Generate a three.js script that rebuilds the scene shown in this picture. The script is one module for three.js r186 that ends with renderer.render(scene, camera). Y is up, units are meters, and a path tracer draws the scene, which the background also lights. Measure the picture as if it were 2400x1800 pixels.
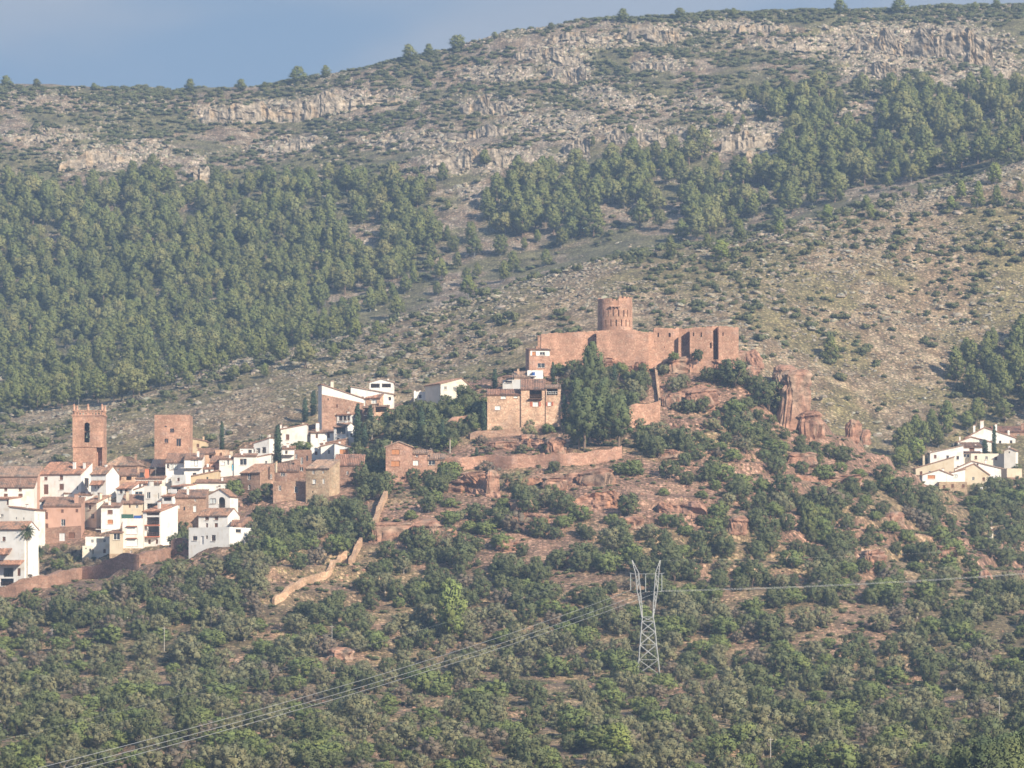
import * as THREE from 'three';
import { mergeGeometries, mergeVertices } from 'three/addons/utils/BufferGeometryUtils.js';
import { Brush, Evaluator, SUBTRACTION } from 'three-bvh-csg';

// ---------------------------------------------------------------- camera, sky, sun, exposure
// Photograph measures 2400 x 1800; FOC is its focal length in those pixels, HOR the row of the horizon.
const FOC = 9115, HOR = 1500, CX = 1200;
const scene = new THREE.Scene();
const camera = new THREE.PerspectiveCamera(2 * Math.atan(900 / FOC) * 180 / Math.PI, 4 / 3, 1, 6000);
camera.position.set(0, 0, 0);
camera.lookAt(0, 0, -1);
camera.focus = 450; camera.userData.fStop = camera.getFocalLength() / 1000 / 0.12;      // a small camera's soft long zoom
camera.setViewOffset(2400, 1800, 0, -(HOR - 900), 2400, 1800);     // level camera, rising lens
const renderer = new THREE.WebGLRenderer({ antialias: true });
renderer.setSize(1024, 768);
renderer.toneMapping = THREE.LinearToneMapping;
renderer.toneMappingExposure = 1.74;
renderer.shadowMap.enabled = true;
renderer.shadowMap.type = THREE.PCFSoftShadowMap;

const SUN_AZ = 39 * Math.PI / 180, SUN_EL = 27 * Math.PI / 180;     // to the right, behind the camera
const sunDir = new THREE.Vector3(Math.sin(SUN_AZ) * Math.cos(SUN_EL), Math.sin(SUN_EL), Math.cos(SUN_AZ) * Math.cos(SUN_EL));
const sun = new THREE.DirectionalLight(new THREE.Color(1, 0.88, 0.70), 4.9);
sun.position.copy(sunDir).multiplyScalar(900).add(new THREE.Vector3(0, 80, -1150));
sun.target.position.set(0, 80, -1150);
sun.castShadow = true;
sun.shadow.mapSize.set(4096, 4096);
Object.assign(sun.shadow.camera, { left: -600, right: 600, top: 500, bottom: -500, near: 1, far: 2500 });
scene.add(sun, sun.target);

// small deterministic noise kit
function rngOf(seed) { let a = seed >>> 0; return () => { a = (a + 0x6D2B79F5) | 0; let t = Math.imul(a ^ (a >>> 15), 1 | a); t = (t + Math.imul(t ^ (t >>> 7), 61 | t)) ^ t; return ((t ^ (t >>> 14)) >>> 0) / 4294967296; }; }
const hash = (x, y, s = 0) => { let h = Math.imul(x, 374761393) ^ Math.imul(y, 668265263) ^ Math.imul(s + 11, 2147483647 - 58); h = Math.imul(h ^ (h >>> 13), 1274126177); return ((h ^ (h >>> 16)) >>> 0) / 4294967296; };
function noise(x, y, s = 0) { const i = Math.floor(x), j = Math.floor(y), u = x - i, v = y - j, a = u * u * (3 - 2 * u), b = v * v * (3 - 2 * v); return (hash(i, j, s) * (1 - a) + hash(i + 1, j, s) * a) * (1 - b) + (hash(i, j + 1, s) * (1 - a) + hash(i + 1, j + 1, s) * a) * b; }
function fbm(x, y, o = 4, s = 0) { let v = 0, k = 0.5, n = 0; for (let i = 0; i < o; i++) { v += k * noise(x, y, s + i * 7); n += k; x = x * 2.03 + 17.3; y = y * 2.01 + 5.1; k *= 0.5; } return v / n; }
const clamp = (v, a = 0, b = 1) => Math.min(b, Math.max(a, v)), lerp = (a, b, t) => a + (b - a) * t;
const smooth = (a, b, v) => { const t = clamp((v - a) / (b - a)); return t * t * (3 - 2 * t); };

{ // the sky: pale hazy blue, a little greyer where thin cloud lies
  const w = 2048, h = 1024, d = new Float32Array(w * h * 4);
  for (let j = 0; j < h; j++) for (let i = 0; i < w; i++) {
    const el = ((j + 0.5) / h - 0.5) * Math.PI, up = Math.max(0, Math.sin(el)), az = (i + 0.5) / w * Math.PI * 2;
    const t = Math.pow(up, 0.55);
    let c = [lerp(0.172, 0.105, t), lerp(0.240, 0.17, t), lerp(0.315, 0.30, t)];
    if (el > 0) { const ca = Math.cos(az) * 9, sa = Math.sin(az) * 9, n = fbm(ca + 20 + 147.9 + el * 22, sa + 31 - el * 34, 5, 3); const cl = smooth(0.42, 0.68, n) * smooth(0.03, 0.12, up) * 0.6; c = c.map((v, k) => lerp(v, [0.27, 0.285, 0.32][k], cl)); }
    if (el < 0) c = [0.14, 0.14, 0.14];
    d.set([...c, 1], (j * w + i) * 4);
  }
  const t = new THREE.DataTexture(d, w, h, THREE.RGBAFormat, THREE.FloatType);
  t.mapping = THREE.EquirectangularReflectionMapping; t.magFilter = t.minFilter = THREE.LinearFilter; t.needsUpdate = true;
  scene.background = t; scene.environment = t;
}
scene.fog = new THREE.FogExp2(new THREE.Color(0.43, 0.63, 0.96), 0.000155);

// ---------------------------------------------------------------- textures and materials
function tex(n, f, rep, srgb = true) {
  const d = new Uint8Array(n * n * 4);
  for (let j = 0; j < n; j++) for (let i = 0; i < n; i++) { const c = f(i / n, j / n, i, j); d.set(Array.isArray(c) ? [...c.map((v) => clamp(v) * 255), 255] : [clamp(c) * 255, clamp(c) * 255, clamp(c) * 255, 255], (j * n + i) * 4); }
  const t = new THREE.DataTexture(d, n, n); t.wrapS = t.wrapT = THREE.RepeatWrapping; t.magFilter = THREE.LinearFilter; t.minFilter = THREE.LinearMipmapLinearFilter; t.generateMipmaps = true;
  if (srgb) t.colorSpace = THREE.SRGBColorSpace; t.repeat.set(rep, rep); t.needsUpdate = true; return t;
}
// noise that repeats after p cells
function tnoise(x, y, p, s) { const i = Math.floor(x), j = Math.floor(y), u = x - i, v = y - j, a = u * u * (3 - 2 * u), b = v * v * (3 - 2 * v), m = (k) => ((k % p) + p) % p; return (hash(m(i), m(j), s) * (1 - a) + hash(m(i + 1), m(j), s) * a) * (1 - b) + (hash(m(i), m(j + 1), s) * (1 - a) + hash(m(i + 1), m(j + 1), s) * a) * b; }
const tfbm = (u, v, p, o, s) => { let r = 0, k = 0.5, n = 0; for (let q = 0; q < o; q++) { r += k * tnoise(u * p, v * p, p, s + q); n += k; k *= 0.55; p *= 2; } return r / n; };
function cells(u, v, p, s) { // distance to nearest and second nearest stone centre, id
  const x = u * p, y = v * p, i = Math.floor(x), j = Math.floor(y); let a = 9, b = 9, id = 0;
  for (let dj = -1; dj < 2; dj++) for (let di = -1; di < 2; di++) { const ci = ((i + di) % p + p) % p, cj = ((j + dj) % p + p) % p, dx = i + di + 0.2 + 0.6 * hash(ci, cj, s) - x, dy = (j + dj + 0.2 + 0.6 * hash(ci, cj, s + 1) - y), q = Math.hypot(dx, dy * 1.25); if (q < a) { b = a; a = q; id = hash(ci, cj, s + 2); } else if (q < b) b = q; }
  return [a, b, id];
}
const texPlaster = tex(512, (u, v) => { const g = 0.93 + 0.1 * (tfbm(u, v, 6, 5, 1) - 0.5), st = smooth(0.56, 0.75, tfbm(u, v, 3, 5, 9)), dr = smooth(0.6, 0.8, tfbm(u * 1, v * 0.25, 16, 3, 21)) * 0.5; const k = Math.max(st * 0.6, dr * 0.7); return [g - 0.10 * k, g - 0.14 * k, g - 0.20 * k]; }, 1 / 9);
const texStone = tex(1024, (u, v) => { const [a, b, id] = cells(u, v, 46, 5), m = smooth(0.03, 0.14, b - a), big = tfbm(u, v, 4, 5, 3), cour = tfbm(u * 0.25, v, 24, 3, 17), f = tfbm(u, v, 70, 2, 8), g = 0.78 + 0.16 * (id - 0.5) + 0.14 * (f - 0.5) + 0.46 * (big - 0.5) + 0.24 * (cour - 0.5), q = lerp(0.83, g, m), li = smooth(0.6, 0.78, tfbm(u, v, 7, 5, 29)); return [q + 0.02, q + 0.02 * li + (id > 0.88 ? 0.05 : 0), q - 0.02 + 0.05 * li + (id > 0.88 ? 0.06 : 0)]; }, 1 / 14);
const bumpStone = tex(512, (u, v) => { const [a, b] = cells(u, v, 46, 5); return smooth(0.02, 0.3, b - a) * 0.7 + 0.3 * tfbm(u, v, 30, 2, 8); }, 1 / 14, false);
const texTile = tex(512, (u, v) => { const col = Math.floor(u * 24), row = Math.floor(v * 24 + 0.37 * hash(col, 1, 4)), k = hash(col, row, 2), st = smooth(0.5, 0.7, tfbm(u, v, 5, 4, 12)), li = smooth(0.62, 0.8, tfbm(u, v, 9, 4, 33)); const g = 0.74 + 0.3 * (k - 0.4) + 0.12 * (hash(col, 7, 3) - 0.5); return [g - 0.16 * st + 0.05 * li, g - 0.10 * st + 0.09 * li, g - 0.05 * st + 0.10 * li]; }, 1 / 7);
const texGround = tex(1024, (u, v) => { const a = tfbm(u, v, 8, 6, 2), b = tfbm(u, v, 60, 3, 6), [d, e, id] = cells(u, v, 70, 7), st = (id > 0.6 ? 1 : 0) * smooth(0.5, 0.3, d), [d2, , id2] = cells(u, v, 27, 19), big = (id2 > 0.66 ? 1 : 0) * smooth(0.42, 0.3, d2 + 0.25 * (b - 0.5)), [d3, , id3] = cells(u, v, 36, 23), tuft = (id3 > 0.7 ? 1 : 0) * smooth(0.45, 0.25, d3 + 0.3 * (b - 0.5)); const g = 0.62 + 0.42 * (a - 0.5) + 0.34 * (b - 0.5) + 0.2 * st + 0.3 * big; return [g - 0.20 * tuft, g - 0.012 - 0.14 * tuft, g - 0.03 + 0.03 * big - 0.24 * tuft]; }, 1 / 31);
const bumpGround = tex(512, (u, v) => { const [d, , id] = cells(u, v, 60, 7); return 0.5 * tfbm(u, v, 24, 4, 2) + 0.5 * (id > 0.6 ? 1 : 0) * smooth(0.5, 0.1, d); }, 1 / 26, false);
const texRock = tex(512, (u, v) => { const a = tfbm(u, v, 5, 6, 14), c = tfbm(u * 0.5, v, 14, 4, 24), k = smooth(0.45, 0.5, tfbm(u, v, 9, 5, 44)) - smooth(0.5, 0.56, tfbm(u, v, 9, 5, 44)); const g = 0.76 + 0.4 * (a - 0.5) + 0.3 * (c - 0.5) - 0.22 * k; return [g + 0.01, g, g - 0.01]; }, 1 / 8);
const bumpRock = tex(256, (u, v) => 0.6 * tfbm(u, v, 6, 5, 14) + 0.4 * tfbm(u * 0.5, v, 16, 3, 24), 1 / 8, false);

const lin = (r, g, b) => new THREE.Color().setRGB(r, g, b);
const std = (c, o = {}) => new THREE.MeshStandardMaterial({ color: c, roughness: 0.92, ...o });
const plaster = (r, g, b) => std(lin(r, g, b), { map: texPlaster });
const stone = (r, g, b) => std(lin(r, g, b), { map: texStone, bumpMap: bumpStone, bumpScale: 0.06 });
const M = {
  white: plaster(0.86, 0.85, 0.83), offwhite: plaster(0.83, 0.80, 0.75), cream: plaster(0.78, 0.72, 0.61), beige: plaster(0.64, 0.55, 0.42), grey: plaster(0.56, 0.54, 0.52), pink: plaster(0.56, 0.34, 0.26), orange: stone(0.84, 0.57, 0.41), ochre: plaster(0.66, 0.51, 0.33),
  red: stone(0.60, 0.36, 0.27), brown: stone(0.52, 0.34, 0.25), tan: stone(0.62, 0.47, 0.33), dark: stone(0.40, 0.25, 0.19), rampart: stone(0.44, 0.27, 0.205), castle: stone(0.66, 0.395, 0.285), ruin: stone(0.74, 0.50, 0.34), brick: stone(0.52, 0.33, 0.25),
  tileA: std(lin(0.50, 0.285, 0.195), { map: texTile }), tileB: std(lin(0.47, 0.275, 0.19), { map: texTile }), tileC: std(lin(0.54, 0.285, 0.19), { map: texTile }), tileD: std(lin(0.54, 0.36, 0.26), { map: texTile }),
  glass: std(lin(0.035, 0.04, 0.05), { roughness: 0.25 }), shutter: std(lin(0.16, 0.075, 0.045)), ochreShutter: std(lin(0.45, 0.20, 0.09)), redShutter: std(lin(0.42, 0.12, 0.07)), frame: std(lin(0.75, 0.73, 0.70)), curtain: std(lin(0.62, 0.66, 0.66)), wood: std(lin(0.16, 0.09, 0.055)), rail: std(lin(0.10, 0.06, 0.045)), door: std(lin(0.55, 0.55, 0.56)),
  steel: std(lin(0.37, 0.38, 0.38), { metalness: 0.25, roughness: 0.5 }), wire: std(lin(0.46, 0.47, 0.47), { metalness: 0.3, roughness: 0.5 }), pole: std(lin(0.42, 0.40, 0.37)), bell: std(lin(0.30, 0.36, 0.27), { metalness: 0.5, roughness: 0.5 }), insulator: std(lin(0.35, 0.38, 0.38), { roughness: 0.3 }),
  green: std(lin(0.035, 0.10, 0.07)), blue: std(lin(0.03, 0.09, 0.30)), cyan: std(lin(0.15, 0.45, 0.62)), maroon: std(lin(0.45, 0.06, 0.06)), terracotta: std(lin(0.62, 0.20, 0.11)),
  limestone: std(lin(0.58, 0.505, 0.41), { map: texRock, bumpMap: bumpRock, bumpScale: 0.3, vertexColors: true }), sandstone: std(lin(0.58, 0.34, 0.245), { map: texRock, bumpMap: bumpRock, bumpScale: 0.2, vertexColors: true }),
  ground: std(lin(1, 1, 1), { map: texGround, bumpMap: bumpGround, bumpScale: 0.25, vertexColors: true }), leaf: std(lin(1, 1, 1), { roughness: 0.85, vertexColors: true }), bark: std(lin(0.17, 0.12, 0.09)), paleBark: std(lin(0.34, 0.30, 0.26)),
};

// ---------------------------------------------------------------- naming
const taken = new Map();
function numbered(name) { const n = taken.get(name) ?? 0; taken.set(name, n + 1); return n ? `${name}_${String(n).padStart(3, '0')}` : name; }
function tag(o, label, category, group, kind) { o.userData.label = label; if (category) o.userData.category = category; if (group) o.userData.group = group; if (kind) o.userData.kind = kind; return o; }
function shade(o) { o.traverse((c) => { if (c.isMesh) { c.castShadow = true; c.receiveShadow = true; } }); return o; }
function add(o) { scene.add(shade(o)); return o; }
function thing(name, label, category, pos, group) { const g = new THREE.Group(); g.name = numbered(name); g.position.copy(pos); tag(g, label, category, group); return g; }
function part(name, geo, mat, parent, pos) { const m = new THREE.Mesh(geo, mat); m.name = name; if (pos) m.position.copy(pos); parent.add(m); return m; }
function box(w, h, d, x = 0, y = 0, z = 0) { return new THREE.BoxGeometry(w, h, d).translate(x, y, z); }
function flatUV(g) { // uv in metres by the facing axis
  const n = g.index ? g.toNonIndexed() : g, p = n.attributes.position; n.computeVertexNormals(); const N = n.attributes.normal, uv = new Float32Array(p.count * 2);
  for (let i = 0; i < p.count; i++) { const ax = Math.abs(N.getX(i)), ay = Math.abs(N.getY(i)), az = Math.abs(N.getZ(i)); uv[2 * i] = ax > az && ax > ay ? p.getZ(i) : p.getX(i); uv[2 * i + 1] = ay > ax && ay > az ? p.getZ(i) : p.getY(i); }
  n.setAttribute('uv', new THREE.BufferAttribute(uv, 2)); return n;
}
const V = (x, y, z) => new THREE.Vector3(x, y, z);
const at = (px, py, D) => V((px - CX) / FOC * D, (HOR - py) / FOC * D, -D);       // the point seen at a photo pixel, D metres away

// ---------------------------------------------------------------- the terrain
// Profiles: for photo columns PXS, the ground runs through (distance, row) pairs read off what stands on it.
const PXS = [-500, -200, 0, 300, 560, 830, 1000, 1250, 1480, 1720, 1880, 2050, 2200, 2400, 2600, 2900];
const PROF = [
  [420, [2200]], [600, [1850]], [700, [1705]], [800, [1585]],
  [880, [1460, 1440, 1420, 1362, 1318, 1350, 1370, 1350, 1340, 1350, 1365, 1395, 1415, 1435, 1450, 1460]],
  [930, [1400, 1390, 1358, 1290, 1240, 1215, 1205, 1200, 1195, 1210, 1240, 1290, 1330, 1368, 1390, 1410]],
  [970, [1310, 1290, 1265, 1205, 1165, 1135, 1112, 1085, 1075, 1100, 1140, 1200, 1260, 1330, 1360, 1380]],
  [1010, [1220, 1200, 1178, 1130, 1095, 1050, 1005, 985, 965, 980, 1050, 1120, 1200, 1285, 1320, 1340]],
  [1045, [1160, 1140, 1122, 1085, 1042, 965, 930, 868, 852, 855, 965, 1065, 1155, 1225, 1270, 1290]],
  [1080, [1160, 1145, 1130, 1092, 1050, 965, 935, 870, 850, 862, 995, 1090, 1150, 1172, 1200, 1220]],
  [1130, [1140, 1135, 1125, 1095, 1055, 1000, 970, 930, 910, 920, 1005, 1055, 1062, 1070, 1070, 1075]],
  [1180, [1075, 1070, 1060, 1000, 950, 900, 880, 830, 800, 800, 850, 905, 930, 940, 940, 945]],
  [[1270, 1270, 1270, 1280, 1285, 1290, 1300, 1300, 1305, 1320, 1330, 1345, 1360, 1380, 1385, 1390], [1000, 990, 965, 905, 850, 785, 732, 658, 598, 562, 518, 472, 440, 376, 335, 290]],
  [[1310, 1310, 1310, 1320, 1330, 1340, 1345, 1350, 1355, 1365, 1370, 1385, 1400, 1410, 1420, 1430], [985, 970, 940, 885, 850, 800, 752, 682, 622, 585, 540, 492, 458, 392, 350, 305]],
  [1450, [900, 870, 840, 790, 750, 720, 690, 640, 585, 545, 505, 465, 430, 365, 330, 290]],
  [1590, [580, 560, 545, 510, 485, 440, 400, 355, 320, 290, 275, 260, 250, 235, 220, 200]],
  [1690, [330, 325, 320, 330, 335, 290, 255, 200, 165, 140, 130, 125, 125, 120, 110, 100]],
  [1770, [210, 205, 206, 214, 213, 160, 122, 68, 42, 30, 26, 22, 18, 14, 8, 0]],
  [1850, [215, 212, 215, 228, 232, 185, 150, 100, 76, 64, 60, 56, 52, 48, 42, 34]],
  [2300, [500]],
];
const NP = 361, ND = 400, P0 = -600, PD = 10, D0 = 380, DD = 5;
const HT = new Float32Array(NP * ND);
{
  const get = (a, k) => Array.isArray(a) ? (a.length > 1 ? a[k] : a[0]) : a;
  const pchip = (xs, ys) => { const n = xs.length, d = [], m = []; for (let i = 0; i < n - 1; i++) d.push((ys[i + 1] - ys[i]) / (xs[i + 1] - xs[i])); m[0] = d[0]; m[n - 1] = d[n - 2]; for (let i = 1; i < n - 1; i++) m[i] = d[i - 1] * d[i] <= 0 ? 0 : 2 * d[i - 1] * d[i] / (d[i - 1] + d[i]); return (x) => { let i = 0; while (i < n - 2 && x > xs[i + 1]) i++; const h = xs[i + 1] - xs[i], t = clamp((x - xs[i]) / h, -0.5, 1.5), t2 = t * t, t3 = t2 * t; return ys[i] * (2 * t3 - 3 * t2 + 1) + m[i] * h * (t3 - 2 * t2 + t) + ys[i + 1] * (3 * t2 - 2 * t3) + m[i + 1] * h * (t3 - t2); }; };
  const dAt = PROF.map(([d]) => pchip(PXS, PXS.map((_, k) => get(d, k)))), yAt = PROF.map(([, y]) => pchip(PXS, PXS.map((_, k) => get(y, k))));
  for (let i = 0; i < NP; i++) {
    const px = clamp(P0 + i * PD, -500, 2900), ds = dAt.map((f) => f(px)), es = yAt.map((f, k) => (HOR - f(px)) / FOC * ds[k]), f = pchip(ds, es);
    for (let j = 0; j < ND; j++) HT[i * ND + j] = f(D0 + j * DD);
  }
}
function smoothH(x, D) { const u = clamp((CX + x / D * FOC - P0) / PD, 0, NP - 1.001), v = clamp((D - D0) / DD, 0, ND - 1.001), i = Math.floor(u), j = Math.floor(v), a = u - i, b = v - j, k = i * ND + j; return (HT[k] * (1 - a) + HT[k + ND] * a) * (1 - b) + (HT[k + 1] * (1 - a) + HT[k + ND + 1] * a) * b; }
// bare limestone on the mountain: [column, row, half width, half height]
const OUTCROP = [[2110, 108, 250, 55], [2045, 168, 75, 24], [1530, 82, 80, 24], [1400, 95, 110, 18], [1300, 128, 85, 22], [1330, 168, 60, 28], [1550, 150, 60, 16], [1180, 172, 110, 20], [1760, 62, 70, 16], [1820, 102, 80, 14], [1660, 60, 60, 14], [1150, 246, 95, 22], [1240, 290, 70, 26], [1350, 290, 60, 30], [1480, 312, 70, 28], [1600, 330, 80, 34], [1790, 322, 110, 44], [1850, 330, 30, 30], [1750, 385, 24, 28], [1090, 382, 110, 28], [1230, 372, 80, 24], [1120, 450, 60, 20], [1345, 350, 30, 40], [520, 268, 70, 22], [640, 256, 80, 24], [740, 250, 80, 24], [840, 230, 80, 20], [930, 226, 50, 16], [250, 372, 110, 30], [345, 352, 60, 28], [470, 402, 22, 38], [700, 335, 60, 16], [620, 352, 50, 14], [110, 318, 110, 12], [1640, 420, 90, 16], [1200, 480, 60, 14], [1500, 465, 40, 34], [1700, 250, 100, 14], [1480, 240, 80, 18], [1400, 220, 60, 16], [960, 330, 120, 22], [1960, 260, 60, 14], [2260, 190, 90, 20], [2330, 150, 60, 30]];
function outcropAt(px, py) { let m = 0; for (const [a, b, rx, ry] of OUTCROP) { const q = ((px - a) / rx) ** 2 + ((py - b) / ry) ** 2; if (q < 2.2) m = Math.max(m, 1.25 - q * 0.75); } return clamp(m); }
function H(x, D) {
  let y = smoothH(x, D); const px = CX + x / D * FOC, py = HOR - y / D * FOC;
  const mount = smooth(1390, 1470, D), hill = 1 - smooth(1090, 1140, D);
  y += (fbm(x * 0.03, D * 0.03, 3, 5) - 0.5) * lerp(3, 5, mount) + (fbm(x * 0.16, D * 0.16, 3, 15) - 0.5) * 1.1;
  if (mount > 0) {            // limestone ledges
    const m = mount * smooth(0.25, 0.75, outcropAt(px, py) * 0.85 + (fbm(x * 0.03 + 9, D * 0.05, 3, 41) - 0.4) * 0.9);
    if (m > 0) { const s = 5.5, e = y / s + 0.5 * fbm(x * 0.05, D * 0.02, 3, 61) + x * 0.004, fl = Math.floor(e), fr = e - fl; y += m * 0.8 * s * (smooth(0.62, 1, fr) - fr + 0.3); y += m * (fbm(x * 0.4, D * 0.4, 3, 71) - 0.5) * 1.8; }
  }
  if (hill > 0 && D > 560) {   // old terraces in the lower slope, sandstone ledges higher up
    const high = smooth(-2, 16, y), s = lerp(2.2, 4.5, high), e = y / s + 0.7 * fbm(x * 0.035, D * 0.03, 3, 81), fl = Math.floor(e), fr = e - fl;
    const m = hill * smooth(0.42, 0.62, fbm(x * 0.022, D * 0.022, 3, 91)) * smooth(560, 600, D) * lerp(0.8, 0.75, high);
    y += m * s * (smooth(0.7, 1, fr) - fr + 0.25);
  }
  return y;
}
const D_MIN = 400, D_MAX = 2250;
function ground(px, py, from = 430) { // first ground met by the ray through a photo pixel
  const k = (HOR - py) / FOC, xs = (px - CX) / FOC; let D = from;
  for (; D < 1900; D += 3) if (H(xs * D, D) >= k * D) break;
  if (D >= 1900) return null;
  let lo = D - 3, hi = D; for (let i = 0; i < 7; i++) { const m = (lo + hi) / 2; if (H(xs * m, m) >= k * m) hi = m; else lo = m; }
  return V(xs * hi, H(xs * hi, hi), -hi);
}
{
  const rows = []; for (let D = D_MIN; D < D_MAX;) { rows.push(D); D += D < 560 ? 5 : D < 1110 ? 1.5 : D < 1260 ? 1.8 : D < 1440 ? 2 : D < 1790 ? 1.5 : 10; }
  const nc = 440, pos = new Float32Array(rows.length * nc * 3), col = new Float32Array(pos.length), uv = new Float32Array(rows.length * nc * 2), idx = [];
  const mix = (a, b, t) => a.map((v, k) => lerp(v, b[k], t));
  let p = 0;
  rows.forEach((D, j) => {
    for (let i = 0; i < nc; i++, p++) {
      const x = (i / (nc - 1) * 2 - 1) * (0.152 * D + 60), y = H(x, D), px = CX + x / D * FOC, py = HOR - y / D * FOC;
      pos.set([x, y, -D], p * 3); uv.set([x, -D], p * 2);
      const n1 = fbm(x * 0.05, D * 0.05, 4, 101), n2 = fbm(x * 0.4, D * 0.3, 3, 111), n3 = fbm(x * 0.015, D * 0.015, 3, 121);
      // castle hill: red earth, dry grass; slope behind: tan earth, dry grass, limestone chips; mountain: the same, greyer
      let redEarth = mix([0.46, 0.26, 0.18], [0.62, 0.40, 0.29], n2); redEarth = mix(redEarth, [0.47, 0.36, 0.20], smooth(0.5, 0.66, n1) * 0.8);
      const weed = smooth(930, 830, D + (n3 - 0.5) * 120) * smooth(0.58, 0.42, n1) * 0.85; redEarth = mix(redEarth, mix([0.20, 0.185, 0.09], [0.30, 0.26, 0.14], n2), weed);
      let tan = mix([0.40, 0.29, 0.18], [0.58, 0.46, 0.32], smooth(0.42, 0.62, n2)); tan = mix(tan, [0.35, 0.30, 0.14], smooth(0.44, 0.6, n1) * 0.85);
      let mnt = mix([0.38, 0.28, 0.195], [0.54, 0.45, 0.36], smooth(0.4, 0.66, n2)); mnt = mix(mnt, [0.23, 0.225, 0.10], smooth(0.40, 0.56, n1) * 0.85);
      mnt = mix(mnt, [0.57, 0.49, 0.40], smooth(0.35, 0.7, outcropAt(px, py) * 0.9 + (n2 - 0.5) * 0.8));
      const side = smooth(2040, 2110, px + (n1 - 0.5) * 60) * smooth(1060, 1085, D), toTan = Math.max(side, smooth(1085, 1125, D + (n1 - 0.5) * 40)), toM = smooth(1340, 1440, D + (n3 - 0.5) * 80);
      let c = mix(mix(redEarth, tan, toTan), mnt, toM);
      col.set(c, p * 3);
      if (i < nc - 1 && j < rows.length - 1) { const a = p, b = p + 1, q = p + nc, r = p + nc + 1; idx.push(a, b, q, b, r, q); }
    }
  });
  const g = new THREE.BufferGeometry(); g.setAttribute('position', new THREE.BufferAttribute(pos, 3)); g.setAttribute('color', new THREE.BufferAttribute(col, 3)); g.setAttribute('uv', new THREE.BufferAttribute(uv, 2)); g.setIndex(idx); g.computeVertexNormals();
  const m = new THREE.Mesh(g, M.ground); m.name = 'hillside_terrain'; tag(m, 'red earth hill below the castle with the stony mountain behind it', 'terrain', null, 'structure'); add(m);
}

// ---------------------------------------------------------------- building kit
const rb = rngOf(77);
// A tiled roof slope: barrel-tile rolls running from eave (e0-e1) to ridge (r0-r1), with a flat underside.
function tileSlope(e0, e1, r0, r1) {
  const pos = [], uv = [], idx = [], n = Math.max(3, Math.round(e0.distanceTo(e1) / 0.44)), nor = e1.clone().sub(e0).cross(r0.clone().sub(e0)).normalize();
  if (nor.y < 0) nor.negate();
  const prof = [[0, 0], [0.22, 0.10], [0.5, 0.15], [0.78, 0.10]], len = e0.distanceTo(r0), W = e0.distanceTo(e1), pts = [];
  for (let i = 0; i < n; i++) { const k = (rb() - 0.5) * 0.04; for (const [u, h] of prof) pts.push([(i + u) / n, h + (h ? k : 0)]); }
  pts.push([1, 0]);
  const rows = 3;
  for (let r = 0; r < rows; r++) { const t = r / (rows - 1), sag = r === 1 ? -0.05 : 0; for (const [u, h] of pts) { const a = e0.clone().lerp(e1, u), b = r0.clone().lerp(r1, u), q = a.lerp(b, t).addScaledVector(nor, h + 0.06 + sag + (rb() - 0.5) * 0.015); pos.push(q.x, q.y, q.z); uv.push(u * W, t * len); } }
  const m = pts.length;
  for (let r = 0; r < rows - 1; r++) for (let i = 0; i < m - 1; i++) { const a = r * m + i; idx.push(a, a + 1, a + m, a + 1, a + m + 1, a + m); }
  const b0 = pos.length / 3; for (const q of [e0, e1, r1, r0]) { const w = q.clone().addScaledVector(nor, -0.10); pos.push(w.x, w.y, w.z); uv.push(0, 0); }
  idx.push(b0, b0 + 2, b0 + 1, b0, b0 + 3, b0 + 2, b0, b0 + 1, m - 1, b0, m - 1, 0, b0 + 1, b0 + 2, m * rows - 1, b0 + 1, m * rows - 1, m - 1, b0 + 3, b0, 0, b0 + 3, 0, m * (rows - 1), b0 + 2, b0 + 3, m * (rows - 1), b0 + 2, m * (rows - 1), m * rows - 1);
  const g = new THREE.BufferGeometry(); g.setAttribute('position', new THREE.Float32BufferAttribute(pos, 3)); g.setAttribute('uv', new THREE.Float32BufferAttribute(uv, 2)); g.setIndex(idx);
  const f = g.toNonIndexed(); f.computeVertexNormals(); return f;
}
function panel(pts, holes, t) { // an upright slab t thick with openings, outer face at z = 0
  const s = new THREE.Shape(pts.map(([x, y]) => new THREE.Vector2(x, y)));
  for (const h of holes) {
    const p = new THREE.Path(), [x0, y0, x1, y1, arch] = h;
    p.moveTo(x0, y0); p.lineTo(x1, y0);
    if (arch) { const r = (x1 - x0) / 2; p.lineTo(x1, y1 - r); p.absarc((x0 + x1) / 2, y1 - r, r, 0, Math.PI, false); } else { p.lineTo(x1, y1); p.lineTo(x0, y1); }
    p.closePath(); s.holes.push(p);
  }
  return new THREE.ExtrudeGeometry(s, { depth: t, bevelEnabled: false, curveSegments: 6 }).translate(0, 0, -t);
}
const PANE = { d: M.glass, s: M.shutter, y: M.ochreShutter, r: M.redShutter, c: M.curtain, w: M.door };
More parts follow.
